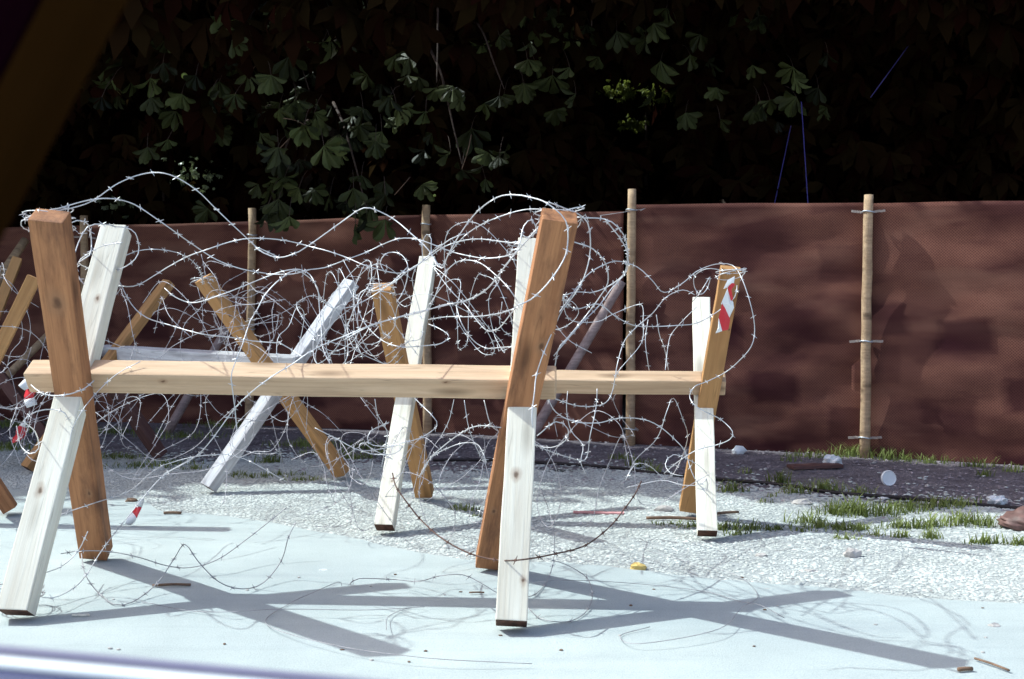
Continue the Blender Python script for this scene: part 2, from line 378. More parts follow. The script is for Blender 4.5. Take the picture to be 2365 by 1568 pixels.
# pebbles as real geometry (too many to count)
def pebbles(n, lo=None, hi=None, size=0.0057):
    x = RNG.uniform(-5.4, 4.9, n * 2)
    y0 = np.interp(x, EX, EY) + 0.0 if lo is None else lo(x); y1 = gfar(x) + 0.05 if hi is None else hi(x)
    u = RNG.uniform(0, 1, n * 2) ** 1.0
    y = y0 + u * (y1 - y0) + RNG.normal(0, 0.012, n * 2)
    ok = np.abs(x) < 0.52 * y + 0.9
    x, y = x[ok][:n], y[ok][:n]; n = len(x)
    base = np.array([[1, 0, 0], [0.5, 0.87, 0], [-0.5, 0.87, 0], [-1, 0, 0], [-0.5, -0.87, 0], [0.5, -0.87, 0],
                     [0.55, 0.3, 0.8], [-0.3, 0.5, 0.85], [-0.2, -0.55, 0.8]])
    tri = np.array([[0, 1, 6], [1, 7, 6], [1, 2, 7], [2, 3, 7], [3, 4, 8], [3, 8, 7], [4, 5, 8], [5, 0, 6], [5, 6, 8], [6, 7, 8]])
    s = RNG.lognormal(math.log(size), 0.42, n); s = np.clip(s, 0.0025, 0.018)
    a = RNG.uniform(0, 6.28, n); ca, sa = np.cos(a), np.sin(a)
    B = base[None] * (1 + RNG.normal(0, 0.16, (n, 9, 3)))
    V = np.empty((n, 9, 3))
    V[:, :, 0] = x[:, None] + s[:, None] * (B[:, :, 0] * ca[:, None] - B[:, :, 1] * sa[:, None])
    V[:, :, 1] = y[:, None] + s[:, None] * (B[:, :, 0] * sa[:, None] + B[:, :, 1] * ca[:, None]) * 0.9
    V[:, :, 2] = 0.006 + s[:, None] * B[:, :, 2] * 0.36
    F = (tri[None] + (np.arange(n) * 9)[:, None, None]).reshape(-1, 3)
    return mesh_np('pebbles', V.reshape(-1, 3), F)
o = put('gravel', pebbles(85000), M['pebble']); tag(o, 'pale rounded gravel pebbles strewn along the verge behind the pavement', 'gravel', kind='stuff')

o = put('clods', pebbles(9000, lambda x: gfar(x) - .45, lambda x: np.interp(x, [-4, 1, 4], [9.6, 8.0, 6.5]), 0.006), plain('earth_clods', (0.30, 0.25, 0.27), 0.95, 0, 0.5, 25)); tag(o, 'small earth clods and grit scattered over the shaded dirt', 'grit', kind='stuff')
o = put('loose_gravel', pebbles(5000, lambda x: gfar(x) - .05, lambda x: gfar(x) + .15 + RNG.exponential(.28, len(x)), 0.008), M['pebble']); tag(o, 'loose pale pebbles thinning out from the gravel onto the dirt', 'gravel', kind='stuff')
# bank added behind the trees to block leaking sky light
bx = np.linspace(-40, 40, 61); prof = [(12.5, 0.0), (14.2, 0.5), (15.0, 3.0), (15.6, 6.0), (17, 8.0), (30, 9.0)]
V = []; F = []
for i, x in enumerate(bx):
    for j, (y, z) in enumerate(prof):
        V.append((x, y + 0.5 * math.sin(x * 0.9 + j) - 0.0 * abs(x), z + (0.35 * math.sin(x * 1.7 + j * 2) if j else -0.02)))
k = len(prof)
for i in range(len(bx) - 1):
    for j in range(k - 1): F.append((i * k + j, (i + 1) * k + j, (i + 1) * k + j + 1, i * k + j + 1))
o = put('sky_backing', mesh_from('sky_backing', V, F), M['backing'], smooth=True); tag(o, kind='structure')

# ------------------------------------------------------------------ timber barriers
def with_knots(mat, ks):
    """copy of a wood material with knots at given places (object space)"""
    m = mat.copy(); nt = m.node_tree
    b = next(n for n in nt.nodes if n.type == 'BSDF_PRINCIPLED'); src = b.inputs['Base Color'].links[0].from_socket
    tc = N(nt, 'ShaderNodeTexCoord'); no = N(nt, 'ShaderNodeTexNoise', Scale=22.0, Detail=4.0); nt.links.new(tc.outputs['Object'], no.inputs['Vector'])
    ad = N(nt, 'ShaderNodeVectorMath', operation='MULTIPLY_ADD'); ad.inputs[1].default_value = (.03, .02, .02); nt.links.new(no.outputs['Color'], ad.inputs[0]); nt.links.new(tc.outputs['Object'], ad.inputs[2])
    for k, rr in ks:
        sb = N(nt, 'ShaderNodeVectorMath', operation='SUBTRACT'); sb.inputs[1].default_value = (k[0] + .015, k[1] + .01, k[2] + .01); nt.links.new(ad.outputs[0], sb.inputs[0])
        ml = N(nt, 'ShaderNodeVectorMath', operation='MULTIPLY'); ml.inputs[1].default_value = (.6 / rr, 1 / rr, 1 / rr); nt.links.new(sb.outputs[0], ml.inputs[0])
        ln = N(nt, 'ShaderNodeVectorMath', operation='LENGTH'); nt.links.new(ml.outputs[0], ln.inputs[0])
        halo = ramp(nt, ln.outputs['Value'], [(0.25, (.6,) * 3), (1.0, (0, 0, 0))]); core = ramp(nt, ln.outputs['Value'], [(0.16, (.7,) * 3), (0.42, (0, 0, 0))])
        src = mixc(nt, halo.outputs[0], src, (0.30, 0.16, 0.09)); src = mixc(nt, core.outputs[0], src, (0.07, 0.03, 0.018))
    nt.links.new(src, b.inputs['Base Color']); return m
def timber(name, p0, p1, side, w, h, mat, parent, bev=0.006, endm=None, knots=()):
    """squared timber from p0 to p1; side = direction of its width"""
    a = (p1 - p0); L = a.length; a.normalize()
    s = (side - a * side.dot(a)).normalized(); t = a.cross(s)
    if knots:
        ks = []; mid = (p0 + p1) / 2
        for kx, ky, kr in knots:
            d = ray(kx, ky); best = None
            for nv, hw in ((s, w / 2), (-s, w / 2), (t, h / 2), (-t, h / 2)):
                if d.dot(nv) < -.05:
                    tt = (mid + nv * hw - CAM).dot(nv) / d.dot(nv); q = CAM + d * tt - mid
                    if abs(q.dot(s)) <= w / 2 + .003 and abs(q.dot(t)) <= h / 2 + .003: best = (q.dot(a), q.dot(s), q.dot(t))
            if best: ks.append((best, kr))
        if ks: mat = with_knots(mat, ks)
    bm = bmesh.new()
    nseg = 9
    rings = []
    for i in range(nseg + 1):
        x = L * (i / nseg - 0.5)
        k = 1 + random.uniform(-0.008, 0.008)
        dy = random.uniform(-.0015, .0015)
        rings.append([bm.verts.new((x, sy * w / 2 * k + dy, sz * h / 2 * k + dy)) for sy, sz in ((-1, -1), (1, -1), (1, 1), (-1, 1))])
    for i in range(nseg):
        for j in range(4):
            j2 = (j + 1) % 4
            bm.faces.new((rings[i][j], rings[i + 1][j], rings[i + 1][j2], rings[i][j2]))
    bm.faces.new(rings[0]); bm.faces.new(rings[-1][::-1])
    bmesh.ops.recalc_face_normals(bm, faces=bm.faces[:])
    sharp = [e for e in bm.edges if e.is_manifold and e.calc_face_angle(0) > 0.6]
    bmesh.ops.bevel(bm, geom=sharp, offset=bev, segments=2, profile=0.6, affect='EDGES')
    if endm is not None:
        for f in bm.faces:
            if f.normal.x < -0.9 and f.calc_center_median().x < -L / 2 + 0.02: f.material_index = 1
    me = bm_mesh(name, bm)
    if endm is not None: me.materials.append(mat); me.materials.append(endm)
    R = Matrix((a, s, t)).transposed().to_4x4()
    m = Matrix.Translation((p0 + p1) / 2) @ R
    return put(name, me, mat, parent, m)

def barrier(label, legs, beam, twist=0.0):
    """legs: list of (foot, top, width, material); beam: (p0, p1, size, roll, material)"""
    c = sum((l[0] for l in legs), Vector()) / len(legs); c.z = 0.01
    root = empty('timber_barrier', c)
    tag(root, label, 'barrier', 'timber barriers strung with barbed wire')
    b0, b1, bs, roll, bmat = beam
    u = (b1 - b0).normalized()
    for i, (foot, top, w, mat) in enumerate(legs):
        side = Matrix.Rotation(math.radians(twist), 3, 'Z') @ Vector(u)
        timber('leg', foot, top, side, w + (0.004 if i % 2 else 0.0), w * .76, mat, root, 0.004, M['endgrain'], KNOTS)
    up = Vector((0, 0, 1)); f = u.cross(up).normalized()          # towards the camera side
    nrm = (up * math.cos(roll) + f * math.sin(roll))
    timber('beam', b0, b1, u.cross(nrm), bs, bs, bmat, root, knots=KNOTS)
    return root
ft = 0.034
KNOTS = [(1190, 1095, .022), (1208, 1340, .016), (92, 1132, .022), (225, 690, .016), (130, 700, .045), (205, 1140, .018), (375, 880, .014), (1030, 884, .012),
         (1250, 800, .026), (1683, 760, .012), (905, 1110, .010), (970, 1050, .014), (1140, 1180, .018), (530, 730, .012)]
def leg(fp, tp, Ytop, w, mat):
    return (G(fp[0], fp[1], ft + .006), P(tp[0], tp[1], Ytop), w, M[mat])
# barrier nearest the camera
n1 = G(37, 1415, ft); f1 = G(220, 1276, ft); n2 = G(1180, 1440, ft); f2 = G(1130, 1298, ft)
barrier('nearest timber barrier, its long squared beam crossing the middle of the pavement',
    [leg((37, 1415), (268, 530), f1.y - 0.10, 0.10, 'pale'), leg((222, 1276), (113, 498), n1.y - 0.02, 0.105, 'brown'),
     leg((1180, 1440), (1226, 562), f2.y - 0.06, 0.10, 'pale'), leg((1130, 1298), (1292, 498), n2.y - 0.0, 0.108, 'brown')],
    (P(72, 868, 3.92), P(1284, 884, 3.80), 0.088, math.radians(34), M['beam']), 4.0)
# second barrier, behind it on the right
barrier('timber barrier on gravel behind at right, red and white tape on its end leg',
    [leg((888, 1219), (988, 600), G(980, 1146).y - 0.05, 0.086, 'pale'), leg((980, 1140), (882, 662), G(888, 1219).y - 0.05, 0.088, 'tan'),
     leg((1632, 1232), (1618, 694), G(1590, 1172).y - 0.05, 0.086, 'pale'), leg((1590, 1176), (1688, 618), G(1632, 1232).y - 0.03, 0.086, 'tan')],
    (P(850, 876, 5.22), P(1674, 886, 5.02), 0.082, math.radians(34), M['beam']))
# third barrier, seen end on, left of centre
barrier('greyed timber barrier seen end on, standing on gravel left of centre behind the nearest beam',
    [leg((480, 1126), (812, 652), 6.30, 0.084, 'grey'), leg((790, 1094), (468, 642), 5.92, 0.088, 'tan'),
     leg((62, 1082), (390, 652), 7.15, 0.080, 'tan'), leg((372, 1052), (92, 648), 6.75, 0.088, 'dark')],
    (P(236, 812, 7.0), P(690, 840, 6.02), 0.084, math.radians(8), M['grey']))
# fourth barrier, mostly beyond the left edge
barrier('timber barrier at the far left edge, mostly outside the picture behind the tall brown leg',
    [leg((-195, 1195), (80, 640), 5.15, 0.080, 'tan'), leg((24, 1176), (-330, 640), 5.0, 0.086, 'brown'),
     leg((-150, 1085), (40, 600), 7.2, 0.082, 'tan'), leg((152, 1070), (-165, 650), 6.9, 0.086, 'dark')],  # the dark leg's shade is put into its wood colour
    (P(-160, 880, 5.1), P(-20, 835, 7.1), 0.082, math.radians(10), M['beam']))

# ------------------------------------------------------------------ screen fence
posts = [(-190, 1028, 500, 9.6), (198, 1000, 498, 9.35), (574, 985, 481, 9.1), (987, 1000, 474, 8.6), (1456, 1030, 437, 7.86), (1996, 1044, 450, 7.24), (2640, 1085, 440, 6.50)]
froot = empty('screen_fence', (0.9, 7.85, 0))
tag(froot, 'brown mesh screen fence on round wooden poles below the dark trees', 'fence')
PB = []; POSTS = []
for i, (px, py, ty, Y) in enumerate(posts):
    b = P(px, py, Y); b.z = 0
    t = P(px + (2 if i == 4 else 9 if i in (2, 5) else -4), ty, Y)
    PB.append((b, t))
    r = 0.034 if i >= 4 else 0.036
    path = [b.lerp(t, k / 10) + Vector((random.uniform(-.004, .004), random.uniform(-.004, .004), 0)) for k in range(11)]
    path[0].z -= 0.05
    POSTS.append(tube('post', path, [r * (1.04 - 0.012 * k) + random.uniform(-.001, .001) for k in range(11)], M['pole'], froot, 12))
def wr(u, v, seed):
    return 0.42 * (0.035 * math.sin(3.1 * u + seed) * math.sin(math.pi * v) + 0.020 * math.sin(9 * v + 2.2 * u + seed * 3 + 1.5 * math.sin(2.7 * u + seed)) +
            0.013 * math.sin(17 * v - 3.5 * u + seed * 5 + 2 * math.sin(1.9 * u)) + 0.005 * math.sin(27 * v + 5 * u + seed * 7 + 2 * math.sin(4 * u + seed)) +
            0.004 * math.sin(13 * u - 6 * v + seed * 2))
tops = [1.74, 1.74, 1.75, 1.75, 1.73, 1.755, 1.74]
for i in range(len(PB) - 1):
    a, b = PB[i][0].copy(), PB[i + 1][0].copy()
    d = (b - a).normalized(); nrm = Vector((-d.y, d.x, 0))
    if nrm.y < 0: nrm = -nrm
    L = (b - a).length; nu, nv = 70, 56
    e0 = 0.045 if i == 4 else 0.10
    Vv = []; Ff = []; UV = []
    ta, tb = [(1.73, 1.73), (1.73, 1.745), (1.745, 1.765), (1.765, 1.735), (1.78, 1.735), (1.735, 1.685)][i]
    for iu in range(nu + 1):
        u = iu / nu
        for iv in range(nv + 1):
            v = iv / nv
            s = -e0 + u * (L + (-0.085 if i == 3 else 0.02) + e0)
            q = a + d * s + nrm * (0.055 + wr(s, v * 1.8, i * 1.9 + 0.7) * min(1, 0.25 + 3 * u * (1 - u) + 0.3) + 0.006 * (i % 2))
            top = ta + (tb - ta) * u; h = -0.02 + v * (top + 0.02) + (0.003 * math.sin(s * 5 + i) if v == 1 else 0)
            Vv.append((q.x, q.y, h)); UV.append((s, h))
    for iu in range(nu):
        for iv in range(nv):
            k = iu * (nv + 1) + iv; Ff.append((k, k + nv + 1, k + nv + 2, k + 1))
    me = mesh_from('screen', Vv, Ff)
    ul = me.uv_layers.new(name='UVMap')
    for lp in me.loops: ul.data[lp.index].uv = UV[lp.vertex_index]
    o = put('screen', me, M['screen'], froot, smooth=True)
    md = o.modifiers.new('thick', 'SOLIDIFY'); md.thickness = 0.003
# slats and bands that tie the screen to the poles
def tie(px, py, i, band=True, slat=True, wide=40):
    b, t = PB[i]; f = (P(px, py, b.y).z) / t.z; c = b.lerp(t, f)
    d = (PB[min(i + 1, len(PB) - 1)][0] - PB[i][0]).normalized()
    if slat:
        for sgn in (-1, 1):
            p0 = c + d * sgn * 0.040 + Vector((0, 0.005, random.uniform(-.004, .004))); p1 = c + d * sgn * (0.04 + wide / 360) + Vector((0, 0.0, random.uniform(-.012, .012)))
            timber('tie_slat', p0, p1, Vector((0, 0, 1)), 0.016, 0.008, M['tie'], POSTS[i], 0.001)
    if band:
        ring = [c + Vector((0.039 * math.cos(a), 0.039 * math.sin(a), 0.004 * math.sin(a * 2))) for a in np.linspace(0, 2 * math.pi, 17)]
        tube('tie_band', ring, 0.0055, M['zinc'], POSTS[i], 6)
for y in (489, 788, 1010): tie(1998, y, 5, wide=25)
tie(1457, 990, 4, slat=False); tie(1457, 990, 4, band=False, wide=6); tie(1457, 485, 4, slat=False)
for y in (543, 760): tie(574, y, 2, slat=False)
tie(198, 548, 1, band=False, wide=26); tie(987, 518, 3, slat=False)
# raking braces
def brace(top, foot, r, mat='polegrey'):
    path = [foot.lerp(top, k / 8) for k in range(9)]
    tube('brace', path, [r * (1.05 - 0.02 * k) for k in range(9)], M[mat], froot, 10)
brace(P(1436, 650, 7.72), G(1210, 1036), 0.036)
brace(P(530, 745, 8.9), G(386, 1000), 0.035)
brace(P(150, 735, 9.0), P(-45, 930, 8.2), 0.033, 'pole')
brace(P(58, 555, 9.2), P(-60, 730, 8.6), 0.04, 'pole')
# twisted tie wire on the taller pole
tw = smooth_path([P(1385, 498, 7.8), P(1440, 490, 7.72), P(1458, 486, 7.7), P(1480, 484, 7.72), P(1490, 481, 7.74), P(1478, 487, 7.73)], 0.02)
tube('tie_wire', tw, 0.002, M['wire_old'], POSTS[4], 5)

# ------------------------------------------------------------------ barbed wire
def wire(name, label, pts, depths, r=0.0021, mat='wire', barbs=0.092, group='barbed wire strung over the barriers', wob=0.05, world=None, blen=0.0145):
    if world is None:
        n = len(pts); pp = []
        ph = random.uniform(0, 6); ph2 = random.uniform(0, 6)
        for i, q in enumerate(pts):
            x, y = S(*q)
            t = i / max(1, n - 1) * (len(depths) - 1); j = min(int(t), len(depths) - 2); fr = t - j
            Y = depths[j] * (1 - fr) + depths[j + 1] * fr + wob * (math.sin(i * 0.9 + ph) + 0.6 * math.sin(i * 2.1 + ph2))
            p = P(x, y, Y)
            if p.z < 0.016: p = G(x, y, 0.016)
            pp.append(p)
    else: pp = world
    path = smooth_path(pp, 0.022)
    path[:, 2] = np.maximum(path[:, 2], 0.014)
    c = Vector(path[len(path) // 2])
    root = empty('barbed_wire', c); tag(root, label, 'barbed wire', group)
    # slightly wavy twisted strand
    V, F = tube_np(path, r, 5)
    o = put('strand', mesh_from('strand', V, F), M[mat], root, smooth=True)
    # barbs
    seg = np.linalg.norm(np.diff(path, axis=0), axis=1); cum = np.concatenate([[0], np.cumsum(seg)])
    BV = []; BF = []
    if barbs:
        for s in np.arange(random.uniform(0.01, barbs), cum[-1], barbs):
            s2 = s + random.uniform(-.008, .008)
            i = min(max(1, int(np.searchsorted(cum, s2))), len(path) - 2)
            q = path[i]; T = path[i + 1] - path[i - 1]; T /= np.linalg.norm(T) + 1e-9
            A = RNG.normal(size=3); A -= T * A.dot(T); A /= np.linalg.norm(A) + 1e-9
            B = np.cross(T, A)
            for sg, (dv) in ((1, A * 0.9 + T * 0.55), (-1, B * 0.9 - T * 0.5)):
                dv = dv / np.linalg.norm(dv); l = blen * random.uniform(.8, 1.15)
                vv, ff = tube_np(np.array([q - dv * l, q, q + dv * l]), [r * 0.30, r * 0.8, r * 0.30], 4, cap=False)
                k = len(BV); BV.extend(vv); BF.extend([tuple(x + k for x in f) for f in ff])
            vv, ff = tube_np(np.array([q - T * 0.006, q, q + T * 0.006]), [r * 1.3, r * 1.7, r * 1.3], 5, cap=False)
            k = len(BV); BV.extend(vv); BF.extend([tuple(x + k for x in f) for f in ff])
    if BV:
        o = put('barbs', mesh_from('barbs', BV, BF), M[mat], root); o['kind'] = 'stuff'
    return root
def W(w, *xy): return [(w, xy[i], xy[i + 1]) for i in range(0, len(xy), 2)]

wire('w', 'long barbed wire arching highest from the tall brown leg to the middle trestle',
     W('A', 150, 295, 260, 265, 400, 240, 510, 200, 650, 105, 800, 52, 930, 60, 1070, 140, 1185, 250, 1300, 360, 1440, 485, 1530, 515) +
     W('C', 500, 5, 545, 40, 625, 65, 710, 45, 790, 0) + W('D', 0, 180, 60, 140, 120, 130, 240, 185, 350, 275, 440, 360, 510, 460, 540, 400, 600, 290, 700, 155, 815, 72, 910, 58, 990, 70, 1090, 105, 1190, 200, 1200, 330, 1175, 420, 1090, 545, 1000, 630, 930, 660),
     [3.5, 3.9, 4.1, 4.0, 3.95, 3.6, 3.26, 3.28], wob=0.03)
wire('w', 'barbed wire sagging below the highest arch from the tall brown leg rightwards',
     W('A', 160, 290, 300, 250, 480, 200, 610, 190, 730, 220, 840, 290, 940, 360, 1060, 445, 1185, 525, 1320, 575, 1460, 600) + W('C', 560, 155, 700, 155, 800, 130, 880, 120, 1000, 75, 1110, 35) +
     W('D', 182, 332, 265, 300, 340, 295, 410, 310, 490, 340, 570, 370, 650, 390, 750, 405, 850, 395, 920, 370, 1000, 280, 1060, 210), [3.5, 4.0, 4.2, 4.1, 3.6])
wire('w', 'barbed wire rising from the pale left leg past a fence pole to the middle',
     W('A', 580, 660, 730, 670, 830, 620, 910, 570, 1020, 510, 1130, 470, 1250, 430, 1370, 408, 1525, 415) + W('C', 740, -12, 800, 5, 900, 30, 1000, 65, 1080, 100, 1160, 125, 1240, 145) + W('D', 300, 485, 370, 450, 440, 390, 560, 300, 640, 270), [4.2, 4.0, 4.1, 4.0, 4.1])
wire('w', 'barbed wire dipping in front of the tan leg left of centre and looping right',
     W('A', 900, 680, 960, 730, 1060, 760, 1200, 720) + W('C', 434, 222, 550, 175, 650, 140, 740, 130, 800, 160, 840, 240, 860, 290, 920, 340, 1000, 340, 1080, 310, 1150, 270, 1250, 200, 1330, 120), [4.3, 4.2, 4.3, 4.5])
wire('w', 'barbed wire running nearly level just above the left half of the long beam',
     W('A', 650, 640, 720, 770, 800, 840, 920, 880, 1100, 930, 1270, 950, 1390, 970, 1530, 980) + W('C', 630, 530, 700, 570, 760, 610), [4.1, 4.0, 4.1])
wire('w', 'short barbed wire loop hooked beside the top of the tall brown leg',
     W('A', 340, 290, 370, 330, 420, 310, 480, 330, 500, 420, 490, 500, 430, 540, 420, 600, 460, 660), [3.6, 3.8])
wire('w', 'round barbed wire loop draped over the pale upper arm at left',
     W('A', 390, 560, 430, 430, 480, 345, 560, 330, 640, 345, 690, 350, 740, 380, 760, 460, 740, 520, 660, 575, 560, 590, 480, 570, 430, 540, 470, 500, 560, 450, 670, 430), [3.8, 4.0, 4.2, 4.0])
wire('w', 'short barbed wire arch between the pale arm and the tan leg top', W('A', 690, 500, 760, 475, 860, 468, 980, 490, 1060, 540, 1100, 600, 1110, 660), [4.2, 4.6, 5.6], 0.0018)
wire('w', 'tall barbed wire hoop crossing the beam where the two greyed legs meet behind',
     W('C', 400, 1010, 385, 860, 372, 760, 372, 690, 430, 540, 470, 420, 510, 350, 560, 260, 640, 180, 720, 135, 790, 170, 840, 230, 850, 330, 860, 440, 870, 560, 910, 650), [3.74, 3.68, 4.0, 4.2, 4.0], wob=0.02)
wire('w', 'long diagonal barbed wire climbing from the left gravel across the beam to the middle',
     W('C', 0, 1250, 200, 1130, 380, 900, 480, 800, 600, 710, 700, 650, 800, 580, 900, 530, 1000, 490, 1120, 440, 1250, 400, 1400, 360) + W('D', 560, 656, 660, 630, 760, 570, 850, 460, 940, 350, 1040, 240), [3.95, 3.62, 3.75, 4.0, 3.5], wob=0.03)
wire('w', 'barbed wire hugging the middle trestle in a wide S to its left',
     W('D', -20, 850, 110, 780, 250, 735, 400, 700, 520, 660, 640, 640, 740, 590, 800, 530, 870, 430, 930, 350, 960, 230, 1005, 195, 1030, 260, 980, 290, 940, 270), [4.3, 4.1, 3.9, 3.9])
wire('w', 'barbed wire bow between the two middle trestles, opening downwards',
     W('D', 440, 690, 480, 600, 520, 500, 580, 435, 640, 415, 720, 430, 800, 490, 880, 570, 925, 640), [4.4, 4.1, 3.8])
wire('w', 'barbed wire hanging in a deep U left of the middle trestle',
     W('D', 590, 660, 620, 760, 680, 850, 750, 895, 830, 893, 920, 880, 960, 820), [4.3, 4.1, 3.7])
wire('w', 'barbed wire swooping under the deep U to touch the pale middle arm',
     W('D', 470, 460, 560, 580, 640, 660, 700, 740, 760, 800, 820, 790, 880, 720, 925, 660), [4.5, 4.2, 3.7])
wire('w', 'level barbed wire joining both middle trestles above the beam',
     W('D', 440, 740, 540, 725, 660, 725, 760, 718, 850, 700, 930, 670), [4.6, 4.1, 3.7])
wire('w', 'barbed wire strand reaching from the tan middle leg across to the tall leaning leg',
     W('D', 130, 590, 240, 545, 330, 470, 430, 410, 520, 345, 620, 310, 720, 300, 850, 315, 940, 325), [4.7, 4.5, 4.1, 3.7])
wire('w', 'small barbed wire eyelet curling above the tan middle leg',
     W('D', 200, 480, 175, 430, 200, 385, 240, 372, 290, 385, 325, 440, 320, 530, 295, 600, 265, 645), [4.6, 4.5])
wire('w', 'barbed wire hook standing up from the pale arm beside the dark pole',
     W('D', 410, 420, 405, 330, 430, 275, 455, 300, 455, 370, 500, 455, 560, 370, 640, 280, 740, 215, 850, 170, 960, 140, 1060, 138, 1110, 155), [4.8, 4.4, 3.6])
wire('w', 'barbed wire coil falling from the tan middle leg to the beam, left side',
     W('D', 140, 560, 70, 590, 55, 670, 90, 760, 180, 850, 280, 888, 400, 885, 510, 870, 550, 830, 500, 790, 440, 765), [4.5, 4.3, 4.6])
wire('w', 'barbed wire circling down the right of the tall leaning leg to the beam',
     W('D', 1100, 100, 1180, 130, 1260, 165, 1310, 210, 1325, 300, 1320, 400, 1290, 510, 1240, 600, 1170, 690, 1120, 800, 1070, 920, 1030, 1040, 1020, 1130, 1005, 1260, 1010, 1330), [3.4, 3.5, 3.55, 3.52, 3.5], wob=0.02)
wire('w', 'outermost barbed wire bow right of the tall leaning leg, reaching the fence pole',
     W('D', 1090, 190, 1180, 145, 1260, 180, 1400, 190, 1470, 230, 1520, 310, 1525, 430, 1500, 500, 1420, 560, 1340, 590, 1240, 590, 1160, 620), [3.4, 3.7, 4.2, 3.8])
wire('w', 'barbed wire arc inside the outermost bow right of the leaning leg',
     W('D', 1230, 315, 1340, 355, 1410, 440, 1420, 540, 1380, 610, 1300, 720, 1200, 840, 1150, 900, 1130, 1000), [3.6, 3.9, 3.9])
wire('w', 'long barbed wire waving over the right trestle with a big loop beyond its tape',
     W('F', 80, 590, 140, 510, 230, 390, 310, 340, 370, 328, 450, 355, 510, 410, 560, 460, 640, 420, 700, 370, 780, 340, 850, 345, 890, 400, 930, 520, 945, 620, 930, 690, 880, 750, 820, 800, 740, 840, 690, 860, 668, 900, 690, 940, 740, 970, 800, 1000, 850, 1050, 840, 1085, 780, 1110, 700, 1130, 620, 1180, 560, 1230),
     [3.8, 4.5, 4.8, 4.7, 4.7, 4.6, 4.9])
wire('w', 'barbed wire running level between the leaning leg and the right trestle',
     W('F', 120, 470, 180, 530, 280, 510, 350, 560, 430, 600, 520, 605, 620, 600, 700, 590, 790, 540, 860, 480, 870, 430), [3.9, 4.6, 4.8])
wire('w', 'barbed wire fanning from the leaning leg up to the pale right arm',
     W('F', 90, 730, 200, 600, 280, 520, 340, 440, 400, 370, 405, 300, 380, 240, 310, 150), [3.9, 4.2, 3.6])
wire('w', 'barbed wire loop bending from the pale right arm down towards the fence pole',
     W('F', 690, 470, 640, 450, 570, 480, 510, 550, 440, 610, 390, 670, 360, 770, 340, 880, 310, 930, 250, 945, 180, 940, 90, 910), [5.2, 4.9, 4.6, 4.2])
wire('w', 'short barbed wire tuft standing on top of the pale right arm', W('F', 680, 500, 720, 450, 755, 395, 745, 440, 715, 470, 690, 440, 690, 390, 740, 360, 800, 365, 860, 380), [5.2, 5.0])
wire('w', 'barbed wire hanging straight down left of the right trestle', W('F', 527, 555, 540, 640, 562, 700, 578, 790), [4.9, 5.0], 0.0018)
wire('w', 'barbed wire hanging down beside the fence pole above the second beam', W('F', 492, 575, 480, 660, 488, 740, 496, 792), [4.9, 5.0], 0.0018)
wire('w', 'barbed wire curve bulging left of the pale right arm', W('F', 700, 520, 640, 580, 590, 640, 575, 700, 565, 790), [5.1, 4.9], 0.0018)
wire('w', 'barbed wire arch under the second beam ending by the right trestle',
     W('F', 60, 900, 100, 970, 180, 1010, 280, 1015, 370, 995, 470, 1000, 540, 1030, 610, 1090, 650, 1140, 690, 1250, 780, 1360), [4.2, 4.6, 4.8])
wire('w', 'pointed barbed wire arch hanging beneath the right end of the second beam',
     W('F', 400, 1250, 440, 1170, 530, 1080, 570, 970, 600, 910, 640, 1000, 660, 1070, 640, 1150, 600, 1230, 560, 1250, 500, 1200, 440, 1190, 395, 1260), [4.9, 5.1, 4.9], 0.0018)
wire('w', 'barbed wire looped low around the pale right leg above the gravel',
     W('F', 640, 1240, 590, 1230, 565, 1190, 600, 1150, 680, 1180, 740, 1230, 720, 1275, 640, 1280, 550, 1260, 400, 1290), [4.6, 4.7, 4.9], 0.0018)
wire('w', 'barbed wire dropping from the second beam to the gravel behind the leaning leg',
     W('F', 275, 870, 270, 950, 245, 1070, 225, 1170, 150, 1160, 60, 1130, 0, 1100), [4.8, 4.7, 4.2])
wire('w', 'tangled barbed wire strand beneath the second beam next to the leaning leg',
     W('F', 20, 1070, 100, 1010, 150, 1040, 140, 1090, 80, 1120, 10, 1110), [4.0, 4.5])
wire('w', 'barbed wire hanging from the second beam beside the leaning leg into a knot', W('F', 150, 880, 145, 960, 165, 1050, 215, 1110, 205, 1180, 225, 1230), [4.7, 4.8], 0.0018)
wire('w', 'rusty dark barbed wire slung low across the foot of the leaning trestle',
     W('E', 240, 455, 260, 530, 330, 630, 400, 715, 510, 810, 660, 890, 820, 926, 960, 920, 1100, 895, 1220, 868, 1310, 830, 1420, 740, 1500, 640, 1550, 570, 1585, 500), [4.0, 3.6, 3.35, 3.7, 4.1], 0.0027, 'rust', 0.1, wob=0.01)
wire('w', 'short rusty barbed wire hook on the pale front leg', W('E', 850, 525, 905, 518, 955, 555, 980, 620, 960, 690, 900, 712, 830, 715), [3.66, 3.55, 3.62], 0.0021, 'rust', 0.1, wob=0.005)
wire('w', 'barbed wire curl wrapped round the pale foot of the middle rear trestle',
     W('E', 220, 180, 120, 230, 110, 290, 180, 310, 300, 290, 400, 260, 480, 200, 460, 150, 400, 90, 360, 50), [4.7, 4.5, 4.9])
wire('w', 'barbed wire swirl left of the pale rear leg just above the gravel',
     W('E', -180, 210, -60, 270, 60, 330, 170, 325, 290, 300, 250, 350, 120, 350, 60, 320, 80, 290, 140, 330, 240, 380), [4.6, 4.6, 4.7])
wire('w', 'barbed wire bow rising from the gravel between the two middle trestles',
     W('E', 400, 460, 440, 380, 490, 330, 600, 245, 700, 200, 830, 208), [4.8, 4.3, 3.8])
wire('w', 'lower barbed wire bow bending to the gravel between the middle trestles',
     W('E', 380, 480, 450, 370, 560, 310, 640, 290, 700, 300, 735, 360, 745, 400), [4.7, 4.4])
